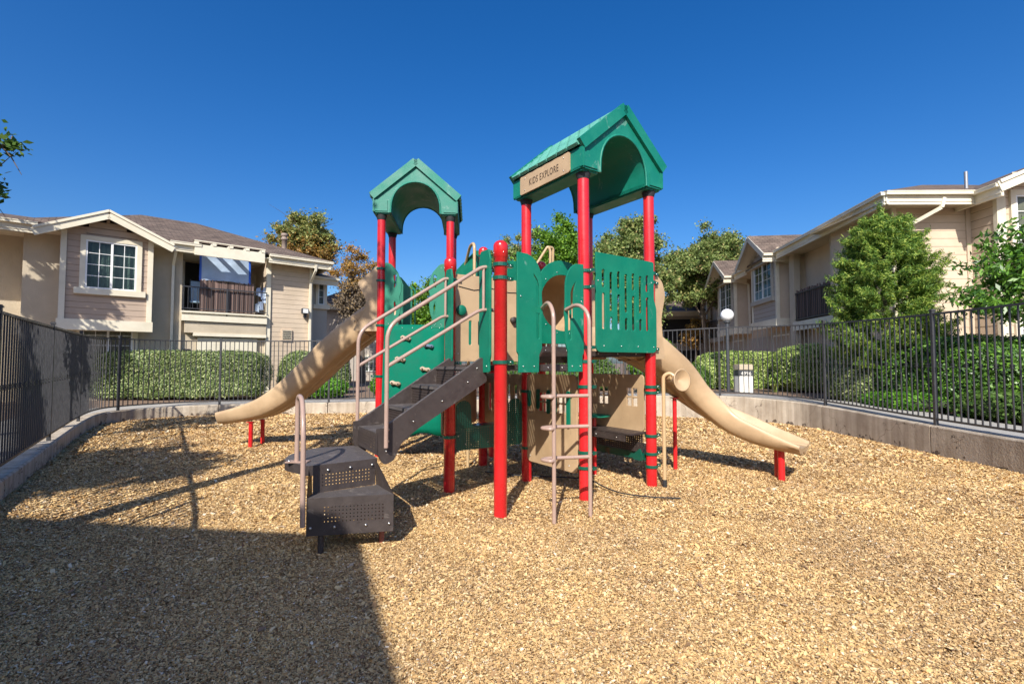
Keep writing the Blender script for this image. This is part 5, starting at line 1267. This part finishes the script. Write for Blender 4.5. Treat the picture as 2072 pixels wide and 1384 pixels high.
# bays
def sidebay(y0, y1, x0, zb, win, low):
    Fq = leftface(x0); b = MB(); ym = (y0+y1)/2
    b.box(x0+.02, xw, y0+.02, y0+.12, zb, E_+.35, SIDING); b.box(x0+.02, xw, y1-.1, y1, zb, E_+.2, SIDING); b.box(x0+.02, xw, y0, y1, zb-.06, zb, CREAM)
    b.box(x0+.0, xw, y0-.0, y0+.02, zb, E_, CREAM if False else SIDING)
    bb_ = MB(Fq); (wy0, wy1, wz0_, wz1_) = win; ap = E_+1.1
    s_ = (ap-(E_+.0))/((y1-y0)/2+.3)
    lap(bb_, -y1, -wy1, zb, E_+.1, GREYSID, 0); lap(bb_, -wy0, -y0-.1, zb, E_+.1, GREYSID, 0); lap(bb_, -wy1, -wy0, zb, wz0_, GREYSID, 0)
    zz = wz1_
    while zz < ap-.2:
        half = min((y1-y0)/2, (ap-zz-.15)/s_); xa = max(-wy1 if zz < E_ else -y1, -ym-half); xb_ = min(-wy0 if zz < E_ else -y0, -ym+half)
        if xb_ > xa: lap(bb_, xa, xb_, zz, min(zz+.2, ap-.1), GREYSID, 0)
        zz += .2
    bb_.M = Matrix(); k = len(b.v); b.v += bb_.v; b.f += [[k+j for j in f] for f in bb_.f]
    for mm in bb_.m: b.m.append(b.mi(bb_.mats[mm]))
    b.sm += bb_.sm; bo = b.build('bay', RB)
    t_ = MB(); t_.box(x0-.04, x0+.08, y0-.04, y0+.1, zb, E_+.0, CREAM); t_.box(x0-.04, x0+.06, y1-.1, y1+.02, zb, E_, CREAM); t_.box(x0-.1, xw-.02, y0-.1, y0+.05, zb-.3, zb+.02, CREAM); t_.box(x0-.1, x0+.1, y0+.05, y1+.05, zb-.3, zb+.02, CREAM); t_.build('bay_trim', RB)
    window(RB, Fq, -wy1, -wy0, wz0_, wz1_, 0, cols=4, rows=4, tm=GREYTRIM)
    if low: window(RB, leftface(xw), -low[1], -low[0], low[2], low[3], 0, cols=4, rows=3, sill=False, tm=GREYTRIM, curtain=None)
    r = MB(); xe = x0-.62
    roofplane(r, [(xe, y0-.35, E_+.05), (xe, ym, ap+.05), (5, ym, ap+.05), (5, y0-.35, E_+.05)], (1, 0, 0)); roofplane(r, [(xe, y1+.3, E_+.05), (xe, ym, ap+.05), (5, ym, ap+.05), (5, y1+.3, E_+.05)], (1, 0, 0))
    r.add([(xe+.05, y0-.3, E_-.02), (xw, y0-.3, E_-.02), (xw, ym, ap-.05), (xe+.05, ym, ap-.05)], [(0, 1, 2, 3)], CREAM)
    ro = r.build('bay_roof', RB); f_ = MB()
    for yy in (y0-.35, y1+.3): f_.obox((xe, yy, E_-.06), (xe, ym, ap-.08), .05, .2, GREYTRIM)
    f_.build('rake_board', ro); gutter(ro, (xe-.02, y0-.4, E_+.03), (xw-.3, y0-.4, E_+.03))
    downspout(ro, None, [(x0+.1, y0-.4, E_-.05), (x0+.12, y0-.2, E_-.25), (xw-.15, y0-.1, E_-.35), (xw-.1, y0-.1, zb-.3)])
GREYSID = mat('grey_tan_siding', (.4, .35, .3), .8, var=.05)
X0B = -.4
def lw(x, pa, pb, zt, zb): return (LX(x, pb, 560)[0], LX(x, pa, 560)[0], LX(x, (pa+pb)/2, zb)[1], LX(x, (pa+pb)/2, zt)[1])
wA = lw(X0B, 1527, 1562, 532, 606); wB = lw(X0B, 1457, 1480, 571, 638); print('wA', wA, 'wB', wB)
sidebay(yBA0, yBA1, X0B, zba, (wA[0], wA[1], wA[2], wA[3]), (LX(xw, 1601, 690)[0], LX(xw, 1566, 690)[0], .9, 2.2))
sidebay(yBB0, yBB1, X0B, zba, (wB[0], wB[1], wB[2], wB[3]), (LX(xw, 1508, 690)[0], LX(xw, 1484, 690)[0], .9, 2.2))
# far balcony, ground floor belt
mb = MB(); mb.box(-.1, xw, yBB1+.3, yBB1+4.2, zF-.3, zF-.05, GREYTRIM); [mb.box(.1, .13, yBB1+.4+.2*k, yBB1+.42+.2*k, zF, zF+1, IRON) for k in range(19)]; mb.box(.09, .14, yBB1+.3, yBB1+4.2, zF+1, zF+1.04, IRON); mb.box(.05, .25, yBB1+4.1, yBB1+4.4, -.5, E_, CREAM); mb.build('balcony_floor', RB)
mb = MB(); mb.box(xw-.04, xw, 6.5, 25, -.0, 2.2, GREYSID); mb.build('lower_wall', RB)
MB.G = None
# main roof: hip from the front corner
ex, ey = -.62, -.62; rd = MB(); rz_ = E_+2.15
kp = lambda x, y, z: tuple(KW @ Vector((x, y, z)))
roofplane(rd, [(ex, ey, E_+.12), kp(ex, 26.6, E_+.12), kp(4.6, 22, rz_), (4.6, 4.6, rz_)], (0, 1, 0)); roofplane(rd, [(ex, ey, E_+.12), (w1x1+4, ey, E_+.12), (w1x1+4, 4.6, rz_), (4.6, 4.6, rz_)], (1, 0, 0))
rdo = rd.build('roof', RB); gutter(rdo, (ex-.0, ey-.03, E_+.1), (w1x1-.25, ey-.03, E_+.1)); gutter(rdo, kp(ex-.03, yBA0-.45, E_+.1), (ex-.03, ey, E_+.1)); gutter(rdo, kp(ex-.03, yBB0-.5, E_+.1), kp(ex-.03, yBA1+.35, E_+.1)); gutter(rdo, kp(ex-.03, 26.6, E_+.1), kp(ex-.03, yBB1+.35, E_+.1))
sf = MB(KW); sf.box(ex+.05, xw, .3, 26.5, E_-.12, E_-.1, STUCCO); sf.M = Matrix(); sf.box(ex+.05, w1x1, ey+.05, 2.7, E_-.14, E_-.125, STUCCO); sf.build('soffit', rdo)
downspout(RB, None, [(w1x0+.85, -.6, E_-.05), (w1x0+.8, -.58, E_-.3), (w1x0+.12, -.08, E_-.75), (w1x0+.05, -.08, -.4)])
vx = RX(1955, 372, .8); pv = MB(); pv.lathe((vx[0], .8, E_+.4), [(.045, 0), (.045, .75)], METALGREY, 12); pv.lathe((vx[0], .8, E_+.45), [(.12, 0), (.06, .12)], METALGREY, 12); pv.build('vent_pipe', rdo)
# near projecting unit at the right edge: side face, gabled front with windows
yN = -.72; nx0 = w1x1; nx1 = nx0+2.9; mb = MB()
Fn = Matrix.Translation((nx0, 0, 0)) @ Matrix.Rotation(-math.pi/2, 4, 'Z')
mb.box(nx0+.02, nx0+.2, yN+.05, .3, -.5, E_+.1, SIDING); mb.box(nx0+.1, nx1, yN+.04, yN+.2, -.5, E_+.3, SIDING); b2 = MB(Fn); lap(b2, -.0, -yN-.1, 0, E_+.1, SIDING, 0, h=.215); k = len(mb.v)
b2v = b2.v; mb.v += b2v; mb.f += [[k+j for j in f] for f in b2.f]; mb.m += [mb.mi(b2.mats[q]) for q in b2.m]; mb.sm += b2.sm
nw0, nw1 = RX(2055, 450, yN)[0], nx0+2.2; nz1, nz0 = RX(2060, 395, yN)[1], RX(2060, 505, yN)[1]
nz0 = nz1-1.55; l1, l0 = RX(2060, 635, yN)[1], RX(2060, 697, yN)[1]
lap(mb, nx0+.2, nw0, 0, E_+.1, SIDING, yN+.03, h=.215); lap(mb, nw1, nx1, 0, E_+.1, SIDING, yN+.03, h=.215); lap(mb, nw0, nw1, l1, nz0, SIDING, yN+.03, h=.215); lap(mb, nw0, nw1, nz1, nz1+.6, SIDING, yN+.03, h=.215)
mb.box(nx0-.02, nx0+.2, yN-.03, yN+.08, -.5, E_+.2, CREAM); mb.build('corner_unit', RB)
window(RB, I4, nw0, nw1, nz0, nz1, yN+.02, cols=4, rows=4); window(RB, I4, nw0, nw1, l1-1.4, l1, yN+.02, cols=4, rows=4)
gm = (nx0+nx1)/2+.3; ap = E_+.95; r = MB(); ye = yN-.55
roofplane(r, [(nx0-.45, ye, E_+.12), (gm, ye, ap+.1), (gm, 5, ap+.1), (nx0-.45, 5, E_+.12)], (0, 1, 0)); roofplane(r, [(nx1+1, ye, E_+.12), (gm, ye, ap+.1), (gm, 5, ap+.1), (nx1+1, 5, E_+.12)], (0, 1, 0))
ro = r.build('gable_roof', RB); f_ = MB(); f_.obox((nx0-.45, ye, E_-.02), (gm, ye, ap-.05), .05, .26, CREAM); f_.obox((nx0-.45, ye-.04, E_+.1), (gm, ye-.04, ap+.07), .04, .08, CREAM); f_.obox((nx1+1, ye, E_-.02), (gm, ye, ap-.05), .05, .26, CREAM)
f_.build('rake_board', ro); gutter(ro, (nx0-.47, .0, E_+.08), (nx0-.47, ye, E_+.08))
# reed screen on the right balcony
mb = MB(FR @ KW); rr = random.Random(8); n = 60
for i in range(n):
    y = 2.98+2.6*(i+.5)/n; mb.box(-.05, -.02, y-.02, y+.02, zF+.05, zF+1.15+rr.uniform(-.08, .05), BAMBOO)
tag(mb.build('reed_screen'), 'dark reed screen fixed behind the railing of the right hand balcony', 'screen')

# ---- two more houses far behind
def farhouse(label, loc, rz, w, h, d, wins, mwall):
    t = thing('house', label, 'building', loc, local=True, rz=rz); mb = MB(); mb.box(0, w, 0, d, -.5, h, mwall); mb.build('wall', t)
    r = MB(); o = .6; roofplane(r, [(-o, -o, h), (w+o, -o, h), (w-d*.35, d/2, h+1.5), (d*.35, d/2, h+1.5)], (1, 0, 0)); roofplane(r, [(w+o, -o, h), (w+o, d+o, h), (w-d*.35, d/2, h+1.5)], (0, 1, 0)); roofplane(r, [(-o, -o, h), (-o, d+o, h), (d*.35, d/2, h+1.5)], (0, 1, 0))
    gutter(r.build('roof', t), (-o, -o-.02, h), (w+o, -o-.02, h))
    for (a, b, c, e, k) in wins:
        if k: window(t, I4, a, b, c, e, -.02, cols=4, rows=3, sill=False, trim=.08, curtain=BLIND)
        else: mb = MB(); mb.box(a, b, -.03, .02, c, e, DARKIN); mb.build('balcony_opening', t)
    return t
farhouse('distant grey tan house with small window behind the autumn tree', (-12.6, 31.5, .3), .35, 6.2, 4.9, 6, [(2.6, 4.2, 3.0, 4.3, 1), (2.8, 3.9, .6, 1.6, 1)], GREYSID)
farhouse('distant brown roofed house with dark balconies beyond the fence, centre right', (8.6, 33.5, .3), -.1, 6.5, 4.6, 7, [(1.2, 4.2, 2.5, 4.1, 0), (1.5, 4, .1, 2, 0)], GREYSID)

# ---- lamp and address bollard
p = Vector(PATH[13][:3]); t = thing('path_lamp', 'round white globe lamp on a dark pole beside the path', 'lamp', (6.55, 15.0, .5))
mb = MB(); mb.tube([(6.55, 15, .4), (6.55, 15, 2.72)], .05, GREYPOST, 14); mb.lathe((6.55, 15, 2.66), [(.06, 0), (.1, .03), (.1, .06), (.001, .07)], GREYPOST, 16); mb.build('pole', t)
mb = MB(); mb.lathe((6.55, 15, 2.91), [(.19*math.sin(math.pi*i/14)+1e-4, -.19*math.cos(math.pi*i/14)) for i in range(15)], mat('opal_globe', (.82, .82, .84), .35), 28); mb.build('globe', t)
bx, by = 6.95, 14.9; t = thing('address_bollard', 'square white bollard with a dark number band and tan cap by the path', 'bollard', (bx, by, .5))
mb = MB(); mb.box(bx-.2, bx+.2, by-.2, by+.2, .35, 1.07, WHITE, .01); mb.build('base', t)
mb = MB(); mb.box(bx-.2, bx+.2, by-.2, by+.2, 1.075, 1.24, GREYPOST); mb.build('number_band', t); nb = t.children[-1] if False else None
mb = MB(); mb.box(bx-.21, bx+.21, by-.21, by+.21, 1.245, 1.42, STUCCO, .02); mb.build('cap', t)
text3('4996', t, None, (bx, by-.204, 1.1), .15, .3, (1, 0, 0), (0, 0, 1), WHITE)

# ------------------------------------------------------------------ hedges and plants
def gh(px, py, z): return None
hedge('clipped_hedge', 'long variegated box hedge behind the fence in front of the left house', (-11.15, 16.35, .28), (2.85, .65, .78), .11, L_HEDGE, 1, dens=2600, size=.044, bumpy=.05, rough=.06, p=7)
hedge('clipped_hedge', 'short rounded variegated hedge behind the left slide', (-7.4, 18.6, .3), (1.3, .7, .8), .1, L_HEDGE, 2, dens=2400, size=.045, p=3)
hedge('ground_cover_bush', 'low bright green leafy bush spilling beside the left path', (-6.6, 16.6, .3), (1.1, .5, .32), .2, L_COVER, 3, dens=1800, size=.07, p=2.4, rough=.15, cat='bush')
hedge('ground_cover_bush', 'small bright green bush near the path bend behind the climbing wall', (-4.2, 17.6, .3), (.8, .5, .4), 0, L_COVER, 4, dens=1500, size=.07, p=2.4, rough=.15, cat='bush')
hedge('clipped_hedge', 'square green hedge seen between the stair handrails', (-3.0, 16.6, .35), (.9, .5, .55), 0, L_HEDGE, 5, dens=1400, size=.055)
hedge('clipped_hedge', 'yellow green variegated hedge behind the globe lamp', (7.9, 16.9, .5), (1.6, .6, .66), -.05, L_HEDGE2, 6, dens=2600, size=.045)
hedge('clipped_hedge', 'tall rounded yellow green hedge right of the number bollard', (9.1, 15.2, .48), (.85, .8, .76), 0, L_HEDGE2, 7, dens=2800, size=.045, p=3.2)
hedge('clipped_hedge', 'large glossy green hedge behind the right fence', (9.55, 10.9, .4), (1.15, 2.0, .8), .12, L_DARKH, 8, dens=2600, size=.052, p=3.2)
hedge('clipped_hedge', 'dark green variegated hedge at the foot of the small conical tree', (8.75, 12.3, .4), (.8, .9, .66), 0, L_HEDGE, 9, dens=2600, size=.045, p=3)
hedge('ground_cover_bush', 'low green ground cover in front of the right hedge', (8.35, 10.6, .42), (.5, 1.1, .2), .0, L_COVER, 10, dens=2200, size=.05, p=2.2, rough=.2, cat='bush')
hedge('ground_cover_bush', 'dark sparse shrubs at the right edge under the big hedge', (8.6, 8.6, .42), (.5, 1.0, .25), .0, L_MID, 11, dens=1600, size=.06, p=2.2, rough=.2, cat='bush')
hedge('rosemary_bush', 'feathery grey green bush left of the globe lamp', (5.2, 16.0, .45), (1.2, .8, .5), .1, L_MID, 12, dens=2000, size=.08, p=2.4, rough=.16, elong=4, cat='bush')
hedge('leafy_shrub', 'loose green shrub with reddish tips behind the right slide', (5.6, 19.5, .3), (.95, .8, 1.1), 0, L_BRIGHT, 13, dens=800, size=.1, p=2, rough=.2, cat='bush')
hedge('leafy_shrub', 'dense green shrubbery seen through the middle of the climber', (1.2, 17.5, .35), (2.6, .7, .75), 0, L_MID, 14, dens=900, size=.08, p=2.6, rough=.15, cat='bush')
def tuft(name, label, c, n, h, m, seed):
    rg = random.Random(seed); mb = MB()
    for i in range(n):
        a = rg.uniform(0, 6.28); l = h*rg.uniform(.6, 1.1); q = Vector((math.cos(a), math.sin(a), 0)); s = Vector((-q.y, q.x, 0))*.018; p = Vector(c)
        k = [p, p+q*l*.25+Vector((0, 0, l*.6)), p+q*l*.55+Vector((0, 0, l*.85)), p+q*l*.9+Vector((0, 0, l*.7))]
        mb.add([k[0]-s, k[0]+s, k[1]+s*1.3, k[1]-s*1.3, k[2]+s, k[2]-s, k[3]], [(0, 1, 2, 3), (3, 2, 4, 5), (5, 4, 6)], m)
    return tag(mb.build(name), label, 'plant')
tuft('agapanthus', 'spiky yellow green strap leaved plant right of the number bollard', (7.95, 15.0, .45), 90, .75, L_HEDGE2, 3)

# ------------------------------------------------------------------ trees
gs = lambda P: P[:, 2]*0
tree('street_tree', 'green and orange autumn tree behind the left roof', (-12.2, 29, .3), (-12.4, 29, 8.6), (2.6, 2.4, 3.1), L_OAK, 21, nclu=120, rc=0.4, nleaf=44000, size=.12, twigs=5, limbs=26, lumps=12, leaf2=(L_AUT, .42, lambda P: -(P[:, 2]-8.0)/2))
tree('street_tree', 'brown and orange drying tree right of the left roof', (-8.6, 28.5, .3), (-8.7, 28.5, 5.8), (2.3, 2.0, 3.0), L_GREY, 22, nclu=110, rc=0.38, nleaf=22000, size=.1, twigs=7, limbs=26, leaf2=(L_AUT, .35, lambda P: (P[:, 2]-5.6)/2))
tree('pointed_tree', 'slender bright green tree seen between the left tower and stair', (-4.3, 25, .3), (-4.4, 25, 4.0), (1.25, 1.2, 3.0), L_BRIGHT, 23, nclu=120, rc=.34, nleaf=36000, size=.1, limbs=16, lumps=8)
tree('leafy_tree', 'bright green tree rising behind the middle of the climber', (2.2, 24, .3), (2.0, 24, 5.4), (2.7, 2.2, 4.1), L_BRIGHT, 24, nclu=230, rc=0.4, nleaf=80000, size=.11, lumps=14, limbs=18)
tree('olive_tree', 'wispy olive green treetop at the left of the bright tree', (.2, 27, .3), (.6, 27, 6.7), (2.3, 1.8, 2.8), L_OLIVE, 25, nclu=100, rc=0.32, nleaf=22000, size=.1, twigs=5, limbs=22)
tree('olive_tree', 'dull olive green tree between the two right red posts', (6.2, 27, .3), (6.2, 27, 6.6), (3.0, 2.6, 3.7), L_OLIVE, 26, nclu=240, rc=0.4, nleaf=80000, size=.115, lumps=15, limbs=24, twigs=3)
tree('broad_tree', 'broad green tree between the play tower and the right house', (11.6, 29, .3), (11.0, 29, 6.9), (3.5, 3, 3.2), L_OLIVE, 27, nclu=260, rc=0.4, nleaf=90000, size=.12, lumps=20, limbs=26, twigs=3, lo=-.62)
tree('olive_tree', 'small thin reddish tree by the far house', (11.5, 31, .3), (11.6, 31, 3.4), (1.2, 1.2, 1.2), L_AUT, 29, nclu=40, rc=.3, nleaf=2500, size=.12, limbs=14, trunk_r=.09)
# conical podocarp by the right house
def conetree():
    rg = np.random.default_rng(31); base = (8.75, 11.6, .4); t = thing('podocarpus_tree', 'bushy conical yellow green tree in front of the right house wall', 'tree', base)
    mb = MB(); mb.tube([(8.75, 11.6, .2), (8.78, 11.6, 1.6), (8.8, 11.6, 4.4)], [.09, .07, .02], BARK, 10); mb.build('trunk', t)
    S = []; D = []
    for k in range(800):
        z = rg.uniform(1.35, 4.7); f = (z-1.35)/3.35; r = (1.02*(1-f)**.45*min(1, .75+f*2) + .08)*(1+.16*math.sin(k*1.7))*rg.uniform(.45, 1.06)
        if f < .1: r *= .75
        a = rg.uniform(0, 6.28); S.append((8.78+r*math.cos(a), 11.6+r*math.sin(a)*.9, z)); D.append((math.cos(a)*.8, math.sin(a)*.8, .55+rg.uniform(-.3, .3)))
    S.append((8.72, 11.5, 4.85)); D.append((0, 0, 1)); S.append((9.3, 11.5, 4.5)); D.append((.3, 0, 1))
    for q in range(9): S.append((9.35+q*.07, 11.4, 2.7+q*.13)); D.append((1, 0, .6)); S.append((9.35+q*.05, 11.3, 1.9+q*.05)); D.append((1, 0, .2))
    P = []; N = []
    for s, d in zip(S, D):
        d = np.array(d)+rg.normal(size=3)*.15; d /= np.linalg.norm(d); m_ = 150; l = rg.uniform(0, .36, m_); P.append(np.array(s)+d*l[:, None]+rg.normal(size=(m_, 3))*.035)
    P = np.concatenate(P); leafcloud('crown', P, .042, L_PODO, t, 3, elong=6); return t
conetree()
def broadleaf():
    rg = np.random.default_rng(41); base = (9.95, 9.0, .4); t = thing('magnolia_tree', 'glossy broad leaved tree reaching in from the right edge', 'tree', base)
    mb = MB(); mb.tube([(9.95, 9.0, .2), (9.9, 9.0, 1.6), (9.8, 9.0, 3.0)], [.09, .075, .04], BARK, 10); mb.build('trunk', t); P = []
    tips = [(8.45, 9.0, 3.15), (8.75, 9.0, 3.6), (8.5, 9.0, 2.6), (8.3, 9.0, 2.5), (8.2, 9.1, 2.62), (9.0, 9.2, 3.75), (9.3, 9.0, 3.9), (9.3, 9.1, 3.3), (8.9, 9, 3.05), (9.5, 9, 3.0), (9.2, 9.1, 2.55), (9.8, 9, 3.6), (9.6, 9, 4.1), (8.8, 9, 2.6), (8.65, 8.9, 3.35), (9.9, 8.8, 2.6), (9.4, 8.8, 3.6), (9.7, 9.3, 3.2)]
    for q in tips:
        q = Vector(q); s = Vector((9.88, 9, 2.1+rg.uniform(0, .8))); lb = MB(); md = s.lerp(q, .5)+Vector((0, 0, -.05)); lb.tube([s, md, q], [.03, .02, .008], BARK, 6); lb.build('limb', t)
        for k in range(9):
            c = md.lerp(q, k/8); e = np.array(c)+rg.normal(size=3)*.13; P.append(e+rg.normal(size=(24, 3))*np.array([.1, .1, .065]))
    leafcloud('crown', np.concatenate(P), .085, L_DARKH, t, 5, elong=2.6); return t
broadleaf()
# trees outside the frame on the left: their branches reach in at the edge and their shade falls on the left wall and fence
tree('street_tree', 'leafy tree just outside the left edge with twigs reaching in', (-9.2, 6.6, .3), (-8.72, 6.7, 4.8), (2.2, 1.9, 2.1), L_MID, 51, nclu=70, rc=.24, nleaf=9000, size=.09, twigs=6, limbs=22)

# tall sparse tree and house behind the viewer: only their shade reaches the picture
tree('street_tree', 'tall sparse tree standing behind the viewer on the left', (-4.9, 1.2, .3), (-3.9, 2.3, 7.0), (2.0, 1.6, 1.7), L_MID, 52, nclu=34, rc=.24, nleaf=3600, size=.11, twigs=7, limbs=20)
hb_ = thing('house', 'two storey house behind the viewer that shades the lower left of the bed', 'building', (-5, -5, 0))
mb = MB(); mb.box(-13, -2.9, -14, -3.3, -.2, 5.3, STUCCO); mb.build('wall', hb_)
r = MB(); Hh = 5.5; c = [(-2.5, -2.6, Hh), (1.2, -11.7, Hh), (1.2, -15, Hh), (-14, -15, Hh), (-14, -.9, Hh)]; q = [(x, y, z-.3) for x, y, z in c]
r.add(c+q, [(0, 1, 2, 3, 4), (9, 8, 7, 6, 5)]+[(i, i+5, (i+1) % 5+5, (i+1) % 5) for i in range(5)], SHINGLE); r.build('roof', hb_)
tree('street_tree', 'tree out of frame on the left that dapples the beige wall', (-14.8, 11.3, .3), (-14.4, 11.0, 6.2), (1.8, 1.7, 1.9), L_MID, 53, nclu=130, rc=.26, nleaf=16000, size=.11, twigs=5, limbs=18)
tree('street_tree', 'low spreading tree behind the viewer that breaks the shade on the left', (-7.1, -.6, .3), (-6.5, .7, 5.0), (2.0, 1.9, 1.1), L_MID, 54, nclu=100, rc=.32, nleaf=17000, size=.12, twigs=7, limbs=22)
